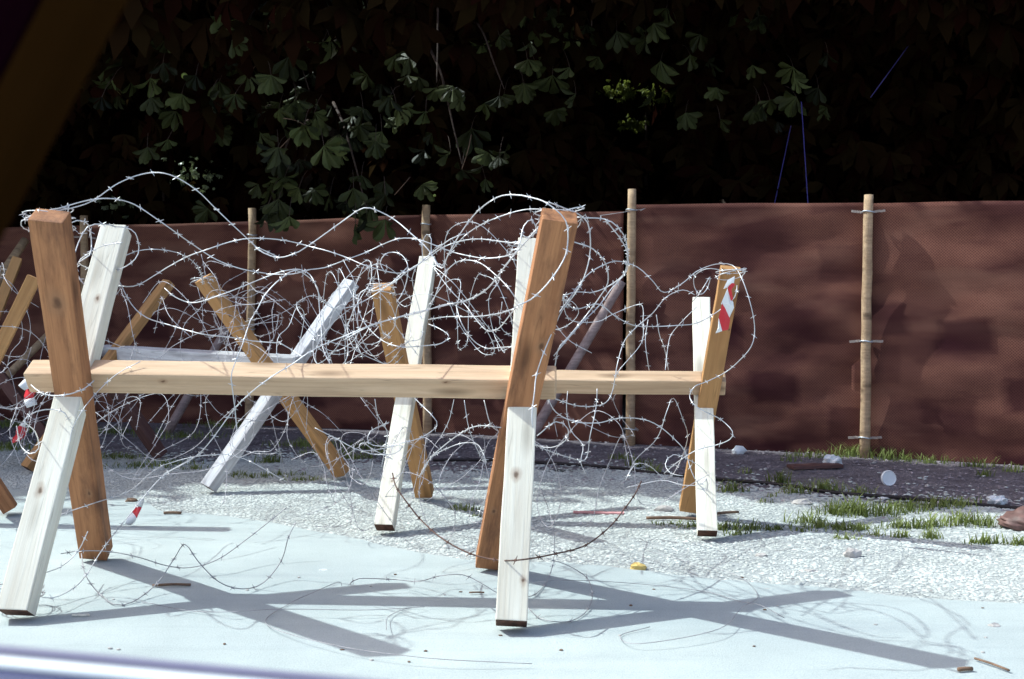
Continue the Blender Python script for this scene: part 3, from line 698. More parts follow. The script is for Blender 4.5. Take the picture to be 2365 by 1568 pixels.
wire('w', 'barbed wire falling from the long beam onto the gravel left of the leaning leg',
     W('E', 735, 60, 770, 190, 830, 250, 800, 340, 790, 450, 700, 700), [3.9, 4.0, 4.3], 0.0018)
wire('w', 'thin barbed wire hanging under the long beam to the rear gravel', W('E', 628, 60, 650, 200, 690, 310, 740, 400), [4.4, 4.7], 0.0016)
wire('w', 'thin short barbed wire hanging under the long beam near the tan foot', W('E', 572, 58, 545, 170, 500, 260), [4.4, 4.6], 0.0016)
wire('w', 'barbed wire hanging at the pale rear leg under the long beam', W('E', 145, 55, 160, 140, 210, 230, 200, 320, 180, 420), [4.3, 4.6], 0.0016)
wire('w', 'grey barbed wire waving just above the pavement between the two shadow crosses',
     W('B', 440, 890, 460, 1000, 530, 1100, 620, 1165, 720, 1150, 850, 1050, 940, 920, 1000, 840, 1070, 930, 1180, 1040, 1300, 1080, 1420, 1050, 1520, 930, 1560, 800, 1600, 720), [3.9, 3.75, 3.8, 4.0], 0.0019, 'wire_old')
wire('w', 'barbed wire stretched from the pale left foot back over the red tape scrap',
     W('B', 80, 870, 150, 770, 300, 690, 500, 620, 700, 550, 820, 450, 920, 400, 1100, 360, 1300, 370, 1550, 500), [3.7, 4.0, 4.6, 4.9], 0.0018, 'wire')
wire('w', 'barbed wire bound round the pale left foot and lifting to the right',
     W('B', 0, 1075, 100, 1070, 200, 1010, 330, 960, 420, 880, 475, 770), [3.55, 3.6, 3.8], 0.0018)
wire('w', 'barbed wire rising from the pale left foot past the brown foot to the rear',
     W('B', 160, 1105, 280, 1130, 400, 1075, 470, 1000, 560, 860, 700, 680, 850, 500, 960, 420, 1100, 340), [3.6, 3.8, 4.2, 4.6], 0.0018)
wire('w', 'pale thin barbed wire lying across the pavement from the brown foot to the right',
     W('B', 330, 890, 450, 875, 600, 880, 750, 910, 900, 955, 1030, 965, 1180, 920, 1350, 800, 1550, 640), [3.8, 4.0, 4.3], 0.0018, 'wire_old')
wire('w', 'barbed wire ring hung on the pale left leg below the notch',
     W('B', 90, 200, 110, 300, 160, 350, 210, 320, 190, 230, 130, 170, 200, 120, 290, 110, 350, 130, 380, 200, 385, 330, 365, 480, 300, 690), [3.8, 3.75, 3.7, 3.8], 0.0021)
wire('w', 'barbed wire band slung under the beam across the tall brown leg',
     W('A', 170, 1210, 220, 1250, 290, 1268, 380, 1260, 460, 1230, 515, 1185), [3.75, 3.55, 3.75], 0.0021)
wire('w', 'barbed wire from the brown leg sweeping diagonally down to its pale twin',
     W('A', 770, 1080, 640, 1150, 540, 1240, 450, 1350, 390, 1470, 385, 1568), [3.85, 3.7, 3.75], 0.0016)
wire('w', 'faint old wire curved on the pavement right of the front leg',
     W('E', 10, 1055, 60, 1025, 250, 1030, 380, 1040, 500, 1010, 620, 1005, 720, 1050, 820, 1110, 900, 1135, 960, 1170, 1040, 1240, 1180, 1258, 1280, 1210, 1320, 1120, 1290, 1020, 1180, 950, 1080, 920), [3.9, 3.7, 3.6, 3.7, 3.9], 0.0016, 'wire_old', 0.14)
wire('w', 'thin old wire trailing from the gravel to the pavement behind the front leg',
     W('E', 1040, 540, 1080, 640, 1110, 760, 1115, 900, 1080, 1030, 1010, 1110, 900, 1135), [4.2, 4.0, 3.7], 0.0016, 'wire_old', 0.14)
# wound ends on the heads of the legs
def winding(label, top_px, Y, r, turns, mat='wire', h=0.03, tilt=0.2):
    c = P(*top_px, Y); pts = []
    for k in range(int(turns * 10)):
        a = k * 0.63; rr = r * (1 + 0.10 * math.sin(k * 1.7))
        pts.append(c + Vector((rr * math.cos(a), rr * math.sin(a), tilt * rr * math.cos(a + 1) + h * math.sin(k * 0.37))))
    wire('w', label, None, None, 0.0018, mat, 0.12, world=pts)
winding('barbed wire wound round the head of the tall brown leg', (112, 508), 3.55, 0.078, 3.4)
winding('barbed wire wound round the head of the tall leaning middle leg', (1292, 506), 3.46, 0.075, 2.6)
winding('barbed wire wound round the pale head of the short middle arm', (1222, 575), 4.18, 0.078, 3.0)
winding('barbed wire wound round the head of the tan middle leg', (882, 668), 4.85, 0.064, 3.2)
winding('barbed wire wound round the head of the tan leg left of centre', (470, 650), 5.92, 0.066, 2.6, 'wire', 0.02)
winding('barbed wire wound round the pale left foot near the pavement', (40, 1365), 3.58, 0.078, 3.4, 'wire_old', 0.02, 0.1)
winding('barbed wire wound round the head of the taped right leg', (1688, 632), 4.72, 0.062, 2.2, 'wire', 0.015)

# looser tangles round the barriers
def tangle(label, group, box, n, turns, rr, r=0.0014, mat='wire_thin', L=1.0, vert=False, barbs=0.1, zmin=0.02, flat=False):
    (x0, x1), (y0, y1), (z0, z1) = box
    for i in range(n):
        c = Vector((random.uniform(x0, x1), random.uniform(y0, y1), random.uniform(z0, z1)))
        ax = Vector((random.uniform(-1, 1), random.uniform(-.6, .6), random.uniform(-.35, .35) if not vert else random.uniform(-1.5, 1.5))).normalized()
        if flat: ax.z = 0
        u = ax.orthogonal().normalized(); v = ax.cross(u); pts = []
        if flat: u, v = Vector((-ax.y, ax.x, 0)).normalized(), ax.normalized()
        T = random.uniform(*turns); R = random.uniform(*rr); ll = L * random.uniform(.5, 1.1)
        a0 = random.uniform(0, 6.28); m = max(6, int(T * 9)); e1 = random.uniform(.6, 1.2); ph = random.uniform(0, 6)
        for k in range(m + 1):
            t = k / m; a = a0 + t * T * 6.283
            R2 = R * (1 + 0.35 * math.sin(2.3 * a + ph) * 0.6 + 0.3 * math.sin(0.71 * a + ph))
            p = c + ax * ((t - .5) * ll + 0.06 * math.sin(a * 1.3 + ph)) + u * (R2 * math.cos(a)) + v * (R2 * e1 * math.sin(a))
            if flat: p.z = zmin + 0.012 * (1 + math.sin(a * 1.7 + ph))
            p.z = max(p.z, zmin); pts.append(p)
        wire('w', label, None, None, r, mat, barbs, group=group, world=pts)
def bx(pxa, pya, pxb, pyb, Y0, Y1):
    a = P(pxa, pya, (Y0 + Y1) / 2); b = P(pxb, pyb, (Y0 + Y1) / 2)
    return ((min(a.x, b.x), max(a.x, b.x)), (Y0, Y1), (max(0.02, min(a.z, b.z)), max(a.z, b.z)))
tangle('loose barbed wire loop in the snarl at the left edge behind the tall brown leg', 'snarl at the left edge', bx(-60, 620, 110, 1000, 4.6, 6.2), 9, (1.2, 2.4), (.12, .27), L=0.6)
tangle('thin barbed wire loop in the snarl between pale left arm and tan leg', 'snarl behind the left half of the beam', bx(330, 690, 620, 800, 5.2, 6.4), 8, (1.0, 2.2), (.10, .28), L=0.9)
tangle('barbed wire coil in the thicket just left of the tan middle leg', 'thicket left of the tan middle leg', bx(740, 690, 900, 800, 4.3, 5.2), 6, (1.2, 2.6), (.10, .22), 0.0015, 'wire', 0.5)
tangle('thin barbed wire loop in the thicket between the middle trestles', 'thicket between the middle trestles', bx(930, 640, 1150, 810, 4.2, 5.0), 3, (1.0, 2.0), (.09, .24), 0.0015, 'wire', 0.6)
tangle('thin barbed wire coil in the snarl right of the leaning leg', 'snarl right of the leaning leg', bx(1290, 640, 1450, 780, 4.2, 5.0), 2, (1.0, 1.8), (.10, .20), 0.0015, 'wire', 0.5)
tangle('thin barbed wire loop trailing low among the greyed legs behind the beam', 'low wire among the greyed legs', bx(260, 930, 640, 1040, 4.9, 6.2), 10, (0.8, 2.0), (.10, .26), 0.0014, L=1.1)
tangle('thin barbed wire loop trailing low behind the pale left leg', 'low wire at the left edge', bx(-60, 900, 200, 1060, 4.5, 6.0), 9, (0.9, 2.0), (.12, .26), 0.0014, L=0.8)
tangle('thin barbed wire loop tangled low around the rear middle trestle feet', 'low wire round the rear middle feet', bx(760, 960, 1060, 1130, 4.5, 5.4), 7, (0.9, 2.2), (.08, .22), 0.0014, L=0.7)
tangle('thin barbed wire loop tangled low between leaning leg and right trestle', 'low wire before the fence pole', bx(1270, 960, 1460, 1080, 4.4, 5.2), 3, (0.8, 1.6), (.10, .2), 0.0014, L=0.7)
tangle('thin barbed wire strand dangling upright behind the left half of the beam', 'wires dangling behind the beam', bx(380, 660, 600, 800, 4.6, 6.0), 7, (0.5, 1.0), (.05, .16), 0.0014, L=0.9, vert=True)
tangle('thin grey wire lying loosely on the sunlit pavement', 'loose wires on the pavement', bx(450, 1330, 1700, 1480, 3.3, 4.2), 4, (0.6, 1.3), (.12, .40), 0.0012, 'wire_old', 1.3, barbs=0.0, zmin=0.014, flat=True)

# ------------------------------------------------------------------ red and white tape
def ribbon(name, pts, widths, cols, label, cat='tape', group=None, up=Vector((0, -0.3, 1))):
    pts = [Vector(p) for p in smooth_path(pts, 0.012)]
    n = len(pts); root = empty(name, pts[0]); tag(root, label, cat, group)
    seglen = max(1, n // len(cols))
    for k, cc in enumerate(cols):
        i0 = k * seglen; i1 = min(n - 1, (k + 1) * seglen) if k < len(cols) - 1 else n - 1
        if i1 <= i0: continue
        Vv = []; Ff = []
        for i in range(i0, i1 + 1):
            t = i / (n - 1); w = np.interp(t, np.linspace(0, 1, len(widths)), widths)
            T = (pts[min(i + 1, n - 1)] - pts[max(i - 1, 0)]).normalized()
            s = T.cross(Vector((0, -1, 0.25))).normalized()
            tw = Vector((0, 0.018 * math.sin(7 * t + 1), 0))
            Vv += [pts[i] - s * w / 2 + tw, pts[i] + Vector((0, -0.004 * math.sin(9 * t), 0)), pts[i] + s * w / 2 - tw]
        for i in range(i1 - i0):
            for j in range(2): Ff.append((i * 3 + j, i * 3 + j + 1, (i + 1) * 3 + j + 1, (i + 1) * 3 + j))
        o = put('stripe', mesh_from('stripe', Vv, Ff), M[cc], root, smooth=True)
        o.modifiers.new('t', 'SOLIDIFY').thickness = 0.0012
    return root
WIN['Q'] = (1700, 450, 800 / 1568)
root = empty('warning_tape', P(1680, 700, 4.70)); tag(root, 'red and white warning tape stuck on the taped leg of the right trestle', 'tape')
for cc, poly in (('white', (130, 500, 150, 458, 184, 440, 180, 472, 155, 492)), ('red', (146, 476, 170, 464, 186, 480, 168, 494, 162, 508, 176, 548, 166, 558, 152, 506)),
                 ('white', (118, 572, 150, 496, 164, 552, 176, 562, 180, 590, 157, 640, 140, 596)), ('red', (124, 566, 146, 594, 161, 650, 153, 695, 124, 702, 107, 640)),
                 ('white', (107, 640, 124, 702, 92, 713, 104, 688))):
    pts = []
    for k in range(0, len(poly), 2):
        x, y = S('Q', poly[k], poly[k + 1]); pts.append(P(x, y, 4.652 + (y - 640) * 0.0008 + random.uniform(-.006, .004)))
    cen = sum(pts, Vector()) / len(pts) + Vector((0, -.008, 0)); n = len(pts)
    o = put('stripe', mesh_from('stripe', pts + [cen], [(k, (k + 1) % n, n) for k in range(n)]), M[cc], root); o.modifiers.new('t', 'SOLIDIFY').thickness = 0.0012
q = G(300, 1212, 0.02)
ribbon('warning_tape', [P(328, 1152, q.y + .02), P(318, 1175, q.y), P(306, 1195, q.y), P(296, 1212, q.y)], [0.01, 0.030, 0.045, 0.02], ['white', 'red', 'white'],
       'scrap of red and white tape caught upright on a wire over the pavement')
ribbon('warning_tape', [P(52, 880, 5.6), P(72, 895, 5.6), P(66, 915, 5.6), P(74, 938, 5.6)], [0.05, 0.07, 0.06, 0.04], ['white', 'red', 'white'],
       'red and white tape caught in the wire at the left edge under the beam')
ribbon('warning_tape', [P(28, 1018, 5.9), P(45, 1005, 5.9), P(52, 985, 5.9), P(58, 970, 5.9)], [0.03, 0.05, 0.04, 0.03], ['red', 'red', 'white'],
       'small red tape end hanging low at the left edge above the grass')

# ------------------------------------------------------------------ things lying about
def lump(name, c, size, mat, label, cat, flat=0.6, sub=2, rough=0.22, group=None, seed=0):
    rnd = random.Random(seed); bm = bmesh.new(); bmesh.ops.create_icosphere(bm, subdivisions=sub, radius=1)
    for v in bm.verts:
        k = 1 + rnd.uniform(-rough, rough); v.co = Vector((v.co.x * size[0], v.co.y * size[1], v.co.z * size[2])) * k
    o = put(name, bm_mesh(name, bm), mat, None, Matrix.Translation((c.x, c.y, size[2] * flat + c.z)))
    tag(o, label, cat, group); return o
lump('stone', G(1968, 1288), (0.034, 0.026, 0.026), M['stone'], 'fist-sized brownish stone alone on the gravel at right', 'stone', seed=3)
lump('stone', G(1757, 1287), (0.026, 0.018, 0.012), M['stone'], 'flat small stone on the gravel left of the bigger brownish stone', 'stone', seed=4)
lump('stone', G(1872, 1322), (0.030, 0.014, 0.008), M['stone'], 'thin flat chip on the gravel near the pavement edge at right', 'stone', seed=5)
lump('stone', G(1532, 1182), (0.05, 0.03, 0.02), M['stone'], 'pinkish flat stone beside the tan foot of the right trestle', 'stone', seed=6)
lump('stone', G(1706, 1048), (0.05, 0.035, 0.04), M['paper'], 'pale rubble lump at the foot of the fence right of the trestle', 'stone', seed=7)
lump('stone', G(302, 1162), (0.032, 0.02, 0.018), M['stick'], 'brown clod at the pavement edge beside the upright tape scrap', 'stone', seed=8)
lump('stone', G(1770, 1365), (0.03, 0.016, 0.007), M['stone'], 'small chip on the pavement above the right shadow cross', 'stone', seed=9)
lump('stone', G(2295, 1452), (0.024, 0.014, 0.012), M['stone'], 'pale pebble on the pavement at the far right', 'stone', seed=10)
lump('stone', G(746, 1322), (0.018, 0.012, 0.01), M['paper'], 'white crumb on the pavement above the left shadow cross', 'stone', seed=12)
lump('stone', G(1852, 1166), (0.05, 0.03, 0.02), M['stone'], 'pinkish rubble bit on the dirt near the black cable', 'stone', seed=13)
lump('foam_scrap', G(1474, 1318), (0.034, 0.02, 0.02), M['yellow'], 'yellow foam scrap at the pavement edge right of the front leg', 'scrap', seed=14)
for i in range(26):
    q = (random.uniform(1700, 2360), random.uniform(1050, 1180)); c = G(*q)
    lump('rubble', c, (random.uniform(.008, .02), random.uniform(.008, .015), random.uniform(.006, .012)), M['stone'],
         'tiny rubble crumb on the shaded dirt before the fence', 'rubble', group='rubble crumbs on the dirt', sub=1, seed=100 + i)
for i in range(30):
    q = (random.uniform(250, 2300), random.uniform(1330, 1540)); c = G(*q)
    lump('grit', c + Vector((0, 0, .010)), (random.uniform(.004, .009), random.uniform(.003, .006), random.uniform(.002, .004)), M['stick'] if i % 2 else M['stone'],
         'tiny grit crumb on the sunlit pavement', 'grit', group='grit crumbs on the pavement', sub=1, seed=200 + i)
def paper(px, py, size, label, seed, mat='paper', hgt=0.6):
    rnd = random.Random(seed); bm = bmesh.new(); bmesh.ops.create_icosphere(bm, subdivisions=3, radius=1)
    for v in bm.verts:
        k = 1 + 0.35 * math.sin(v.co.x * 5 + seed) * math.sin(v.co.y * 6 + v.co.z * 4) + rnd.uniform(-.16, .16)
        v.co = Vector((v.co.x * size, v.co.y * size * .7, v.co.z * size * hgt)) * k
    c = G(px, py); o = put('crumpled_paper', bm_mesh('crumpled_paper', bm), M[mat], None, Matrix.Translation((c.x, c.y, size * hgt * .7)))
    tag(o, label, 'paper'); return o
paper(1921, 1078, 0.055, 'crumpled white paper beside the dark board near the fence foot', 1, hgt=0.8)
paper(2302, 1166, 0.048, 'crumpled pale paper on the dirt at the far right', 2)
paper(2040, 1112 + 40, 0.03, 'small pale scrap of paper under the round disc', 5, hgt=.2)
# round disc standing on edge
c = G(2052, 1122); bm = bmesh.new()
r = 0.046
bmesh.ops.create_cone(bm, cap_ends=True, segments=40, radius1=r, radius2=r * 0.9, depth=0.012)
top = [f for f in bm.faces if len(f.verts) > 8]
for f in top: bmesh.ops.inset_individual(bm, faces=[f], thickness=0.006, depth=-0.002)
me = bm_mesh('plastic_lid', bm)
o = put('plastic_lid', me, M['white'], None, Matrix.Translation((c.x, c.y, r * 0.97)) @ Matrix.Rotation(math.radians(82), 4, 'X') @ Matrix.Rotation(0.1, 4, 'Y'))
tag(o, 'round white plastic lid standing on edge on the shaded dirt', 'lid')
# dark board
c = G(1880, 1083); o = timber('dark_board', c + Vector((-.16, -.02, .016)), c + Vector((.17, .03, .02)), Vector((0, 1, 0)), 0.11, 0.02, M['dark'], None, 0.002)
tag(o, 'dark rotten board lying flat beside crumpled white paper near the fence', 'board')
c = G(1382, 1189); o = timber('lath', c + Vector((-.125, .01, .012)), c + Vector((.125, -.015, .012)), Vector((0, 1, 0)), 0.032, 0.008, M['pink'], None, 0.001)
tag(o, 'pink painted lath lying on the gravel in front of the second barrier', 'lath')
c = G(186, 1431); o = timber('splinter', c + Vector((-.028, 0, .016)), c + Vector((.028, .004, .016)), Vector((0, 1, 0)), 0.008, 0.006, M['pale'], None, 0.001)
tag(o, 'short pale wood splinter on the pavement in the left shadow', 'splinter')
for (a, b, rr, lab) in (((2250, 1520), (2330, 1548), 0.0035, 'thin long twig on the pavement at the lower right corner'), ((2212, 1546), (2245, 1544), 0.006, 'short dark stick on the pavement at the lower right edge'),
                        ((1083, 1368), (1118, 1368), 0.003, 'short brown twig on the pavement left of the front leg'), ((1492, 1196), (1620, 1199), 0.008, 'brown stick lying behind the pale right foot'),
                        ((1625, 1190), (1705, 1182), 0.007, 'brown stick pointing right from behind the pale right leg'), ((378, 1184), (418, 1184), 0.007, 'pale peeled stick on the pavement edge behind the tape scrap'),
                        ((352, 1352), (440, 1350), 0.005, 'thin grey stick on the pavement left of the wave of wire')):
    p0, p1 = G(*a, 0.018), G(*b, 0.018); mid = p0.lerp(p1, .5) + Vector((0, 0.04, 0.01)) * (p1 - p0).length
    o = tube('twig', smooth_path([p0, mid, p1], 0.02), rr, M['stick'], None, 6); tag(o, lab, 'twig')
# leather bag at the right edge
bm = bmesh.new(); bmesh.ops.create_uvsphere(bm, u_segments=32, v_segments=20, radius=1)
for v in bm.verts:
    f = 1 + 0.10 * math.sin(v.co.x * 9 + v.co.z * 5) * math.cos(v.co.y * 4) + 0.05 * math.sin(v.co.z * 16 + v.co.x * 6)
    v.co = Vector((v.co.x * 0.13, v.co.y * 0.10, (v.co.z if v.co.z > -0.5 else -0.5) * 0.06 * (1.15 - 0.6 * v.co.x * -1 if v.co.x < 0 else 1.15))) * f
c = G(2372, 1222); o = put('sack', bm_mesh('sack', bm), M['leather'], None, Matrix.Translation((c.x, c.y, 0.035)), smooth=True)
tag(o, 'slumped creased brown leather sack cut by the right edge', 'sack')
# black cable on the dirt
cp = [G(1000, 1062, .012), G(1130, 1062, .012), G(1236, 1067, .012)] + [G(*S('H', *q), 0.012) for q in ((0, 335), (200, 362), (590, 400), (930, 430), (1300, 482), (1700, 512), (2040, 545), (2365, 572))] + [G(2480, 1190, .012)]
o = tube('cable', smooth_path(cp, 0.04), 0.010, M['black'], None, 8); tag(o, 'black cable lying along the shaded dirt in front of the fence', 'cable')

# thin bluish poles behind the fence
for a, b, Y, lab in (((1850, 235), (1867, 500), 8.3, 'thin violet metal pole standing almost upright behind the fence'),
                     ((1826, 290), (1782, 500), 8.7, 'thin violet metal pole leaning left behind the fence'),
                     ((2110, 88), (2010, 225), 8.6, 'thin violet metal pole slanting high among the dark leaves at right')):
    p0, p1 = P(*a, Y), P(*b, Y)
    if b[1] > 450: p1 = p1 + (p1 - p0).normalized() * (p1.z / abs((p1 - p0).normalized().z)); p1.z = 0
    o = tube('tent_pole', [p0, p0.lerp(p1, .5), p1], 0.0042, M['bluepole'], None, 6); tag(o, lab, 'pole')

# ------------------------------------------------------------------ grass
def grass():
    V = []; F = []
    def tuft(c, n, h, spread):
        h *= .8
        for _ in range(int(n * .7)):
            a = random.uniform(0, 6.28); rr = spread * .85 * random.random()
            x, y = c.x + rr * math.cos(a) * 1.5, c.y + rr * math.sin(a) * .7
            hh = h * random.uniform(.45, 1.15); lean = random.uniform(.15, 1.1) * hh; b = random.uniform(0, 6.28); w = random.uniform(.0022, .0045)
            dx, dy = math.cos(b), math.sin(b); k = len(V)
            for t in (0, .4, .75):
                ww = w * (1 - .6 * t); ox = lean * t * t
                V.append((x + dx * ox - dy * ww, y + dy * ox + dx * ww, hh * t * (1 - .12 * t))); V.append((x + dx * ox + dy * ww, y + dy * ox - dx * ww, hh * t * (1 - .12 * t)))
            V.append((x + dx * lean, y + dy * lean, hh * .88))
            F.extend([(k, k + 1, k + 3, k + 2), (k + 2, k + 3, k + 5, k + 4), (k + 4, k + 5, k + 6, k + 6)])
    H = lambda x, y: G(*S('H', x, y))
    for x, y, n, h, s in ((690, 480, 120, .10, .09), (960, 430, 90, .13, .07), (1040, 490, 80, .10, .07), (1200, 470, 160, .10, .11), (1410, 490, 90, .08, .08),
                          (1260, 610, 110, .10, .10), (1340, 600, 90, .12, .07), (1430, 620, 150, .12, .12), (1560, 610, 170, .10, .14), (1700, 590, 160, .09, .14), (1880, 570, 160, .09, .13), (1990, 560, 90, .08, .10),
                          (1100, 660, 100, .09, .08), (1170, 690, 120, .07, .10), (1290, 700, 140, .06, .12), (1430, 700, 110, .06, .10), (1640, 690, 90, .07, .08), (1760, 690, 90, .08, .09), (1850, 680, 110, .08, .10), (2010, 660, 140, .09, .12), (2110, 680, 120, .09, .11),
                          (780, 700, 150, .06, .13), (640, 700, 80, .07, .07), (940, 700, 80, .05, .08), (700, 730, 60, .05, .06), (1080, 712, 40, .04, .05), (1340, 755, 60, .05, .06), (1660, 745, 60, .06, .05), (1820, 750, 80, .07, .06), (2150, 780, 90, .07, .07), (2340, 790, 90, .07, .06), (2080, 785, 50, .05, .05), (2350, 700, 60, .06, .05), (1500, 735, 50, .05, .06),
                          (1070, 270, 60, .07, .12), (1200, 280, 110, .09, .14), (1370, 270, 170, .13, .13), (1590, 290, 130, .11, .13), (1680, 300, 60, .08, .1), (1830, 310, 90, .08, .12), (2100, 330, 90, .09, .10), (2140, 385, 50, .07, .05), (2320, 360, 60, .08, .08),
                          (40, 285, 60, .07, .08), (140, 330, 90, .09, .07), (220, 365, 80, .08, .06), (440, 690, 50, .06, .06), (320, 670, 60, .04, .09), (770, 370, 30, .06, .06), (870, 545, 25, .05, .04), (910, 510, 20, .05, .03), (1010, 300, 40, .07, .07)):
        tuft(H(x, y), n, h, s)
    # greener patch behind the left barriers
    for x, y, n, h, s in ((20, 985, 260, .10, .3), (20, 1040, 300, .10, .25), (110, 1000, 200, .09, .2), (260, 1060, 220, .07, .2), (320, 1080, 260, .06, .2), (400, 1075, 200, .06, .16), (450, 1085, 120, .05, .12), (270, 1000, 300, .08, .3), (420, 1010, 260, .07, .3), (520, 985, 240, .08, .3),
                          (620, 1070, 120, .09, .08), (640, 1100, 120, .05, .14), (580, 1105, 90, .05, .1), (700, 1112, 90, .05, .1), (540, 1100, 70, .05, .08), (700, 1030, 250, .08, .25), (840, 1035, 260, .09, .22), (820, 1060, 140, .07, .12), (760, 1050, 200, .07, .2), (900, 1045, 120, .08, .12), (1085, 1182, 60, .06, .06), (1110, 1195, 40, .05, .05), (1060, 1178, 30, .05, .05), (960, 985, 100, .09, .15)):
        tuft(G(x, y), n, h, s)
    return mesh_from('grass', V, F)
o = put('grass', grass(), M['grass']); tag(o, 'green grass tufts on the dirt and gravel in front of the fence', 'grass', kind='stuff')

# ------------------------------------------------------------------ chestnut trees
def leaflet(L, w, seg, a, droop, fold):
    """outline of one leaflet as rows of three points (left, rib, right), pointing along a in the xz plane, tip down"""
    prof = [(0, .03), (.22, .22), (.48, .62), (.72, 1.0), (.88, .80), (1, .06)] if seg > 3 else [(0, .05), (.4, .65), (.72, 1.0), (1, .02)]
    rows = []
    for t, ww in prof:
        y = -droop * t * t * L
        c = Vector((math.sin(a) * t * L, y, -math.cos(a) * t * L)); s = Vector((math.cos(a), 0, math.sin(a)))
        jag = random.uniform(.92, 1.08)
        rows.append((c - s * w * ww * .5 * jag + Vector((0, fold * ww * w, 0)), c, c + s * w * ww * .5 * jag + Vector((0, fold * ww * w, 0))))
    return rows
def leaf_mesh(n=7, L=0.17, seg=6):
    V = []; F = []
    for k in range(n):
        a = (k - (n - 1) / 2) * (0.43 if n >= 6 else 0.56) + random.uniform(-.08, .08); m = 1 - 0.09 * abs(k - (n - 1) / 2) + random.uniform(-.05, .05)
        rows = leaflet(L * m, L * m * .40, seg, a, random.uniform(-.5, .6), random.uniform(.05, .5)); b = len(V)
        for r in rows: V.extend(r)
        for i in range(len(rows) - 1):
            for j in range(2): F.append((b + i * 3 + j, b + (i + 1) * 3 + j, b + (i + 1) * 3 + j + 1, b + i * 3 + j + 1))
    return V, F
leafvar = []
for k in range(8):
    V, F = leaf_mesh(random.choice((4, 5, 5, 6, 7)), random.uniform(.13, .19)); me = mesh_from('leaf', V, F); me.materials.append(M['leaf']); leafvar.append(me)

# canopy: palmate leaves in large numbers, joined per crown
TV, TF = leaf_mesh(5, 0.20, 3); TV = np.array([tuple(v) for v in TV])
TV = np.array([v for i_, v in enumerate(TV) if i_ % 3 != 1]); TF = np.array([(b_ + 2 * k_, b_ + 2 * k_ + 1, b_ + 2 * k_ + 3, b_ + 2 * k_ + 2) for b_ in range(0, 40, 8) for k_ in range(3)])
# targets that stay open to the sun (gaps in the canopy)
gaps = [(P(1435, 205, 11.0), 0.24), (P(1530, 215, 11.0), 0.20), (P(1510, 388, 11.0), 0.11), (P(1650, 330, 11.0), 0.07), (P(1460, 285, 11.0), 0.14), (P(450, 395, 10.6), 0.22), (P(265, 470, 10.2), 0.14)]
sunv = np.array(SUN)
LIT = []
for i in range(2, len(PB) - 1):
    for u in np.linspace(0, 1, 9)[:-1]:
        for h in np.linspace(.15, 1.75, 9):
            b_ = PB[i][0].lerp(PB[i + 1][0], float(u)); sA = i * 1.6 + u * 1.6
            if math.sin(5.1 * h + 1.1 * sA) + 0.8 * math.sin(2.3 * sA - 2.0 * h + 1) + 0.5 * math.sin(9 * h + 2 * sA) > -0.35: LIT.append(np.array((b_.x, b_.y, h)))
LIT = LIT[::2]
for q in ((812, 660, 6.3), (760, 735, 6.2), (700, 820, 6.15), (640, 900, 6.1), (560, 1010, 6.0), (500, 1100, 5.9), (480, 660, 5.92), (560, 780, 6.0)): LIT.append(np.array(P(*q)))
def crown_mesh(name, pos, scale=(0.85, 1.6)):
    pos = np.asarray(pos)
    keep = np.ones(len(pos), bool)
    for g, r in gaps:
        d = pos - np.array(g); t = d @ sunv; q = d - np.outer(t, sunv)
        keep &= ~((np.linalg.norm(q, axis=1) < r * 1.25) & (t > 0.1))
    # light reaches the fence in streaks through thin places in the crowns
    e1 = np.array([sunv[1], -sunv[0], 0.0]); e1 /= np.linalg.norm(e1); e2 = np.cross(sunv, e1)
    p2 = np.stack([pos @ e1, pos @ e2], 1); ahead = pos @ sunv
    for q in LIT:
        keep &= ~((np.abs(p2[:, 0] - q @ e1) < .27) & (np.abs(p2[:, 1] - q @ e2) < .20) & (ahead > q @ sunv + .2))
    for g, rr in gaps:                # openings in the near foliage in front of the lit leaves
        gd = np.array(g) - np.array(CAM); gl = np.linalg.norm(gd); gd /= gl
        d = pos - np.array(CAM); t2 = d @ gd; q = np.linalg.norm(d - np.outer(t2, gd), axis=1)
        keep &= ~((q < rr * 0.95 + .08) & (t2 < gl - .1))
    pos = pos[keep]; n = len(pos)
    s = RNG.uniform(scale[0], scale[1], n)
    yaw = RNG.uniform(0, 6.283, n); tilt = RNG.normal(0.5, 0.45, n); rollv = RNG.normal(0, .35, n)
    cy, sy, ct, st, cr, sr = np.cos(yaw), np.sin(yaw), np.cos(tilt), np.sin(tilt), np.cos(rollv), np.sin(rollv)
    v = TV[None] * s[:, None, None]
    x, y, z = v[..., 0], v[..., 1], v[..., 2]
    x, z = x * cr[:, None] + z * sr[:, None], -x * sr[:, None] + z * cr[:, None]
    y, z = y * ct[:, None] - z * st[:, None], y * st[:, None] + z * ct[:, None]
    x, y = x * cy[:, None] - y * sy[:, None], x * sy[:, None] + y * cy[:, None]
    Vv = np.stack([x + pos[:, :1], y + pos[:, 1:2], z + pos[:, 2:3]], -1).reshape(-1, 3)
    Ff = (TF[None] + (np.arange(n) * len(TV))[:, None, None]).reshape(-1, 4)
    return mesh_np(name, Vv, Ff)
def trunk(root, base, h, r, limbs):
    path = [base + Vector((0.05 * math.sin(k), 0.04 * math.cos(k * 1.3), h * k / 8)) for k in range(9)]
    tube('trunk', path, [r * (1.25 if k == 0 else 1.0 - 0.07 * k) for k in range(9)], M['bark'], root, 12)
    for tip, z0, rr in limbs:
        s = Vector((base.x, base.y, z0)); mid = s.lerp(tip, .5) + Vector((0, 0, .25))
        tube('limb', smooth_path([s, mid, tip], .25), list(np.linspace(rr, rr * .25, len(smooth_path([s, mid, tip], .25)))), M['bark'], root, 7)
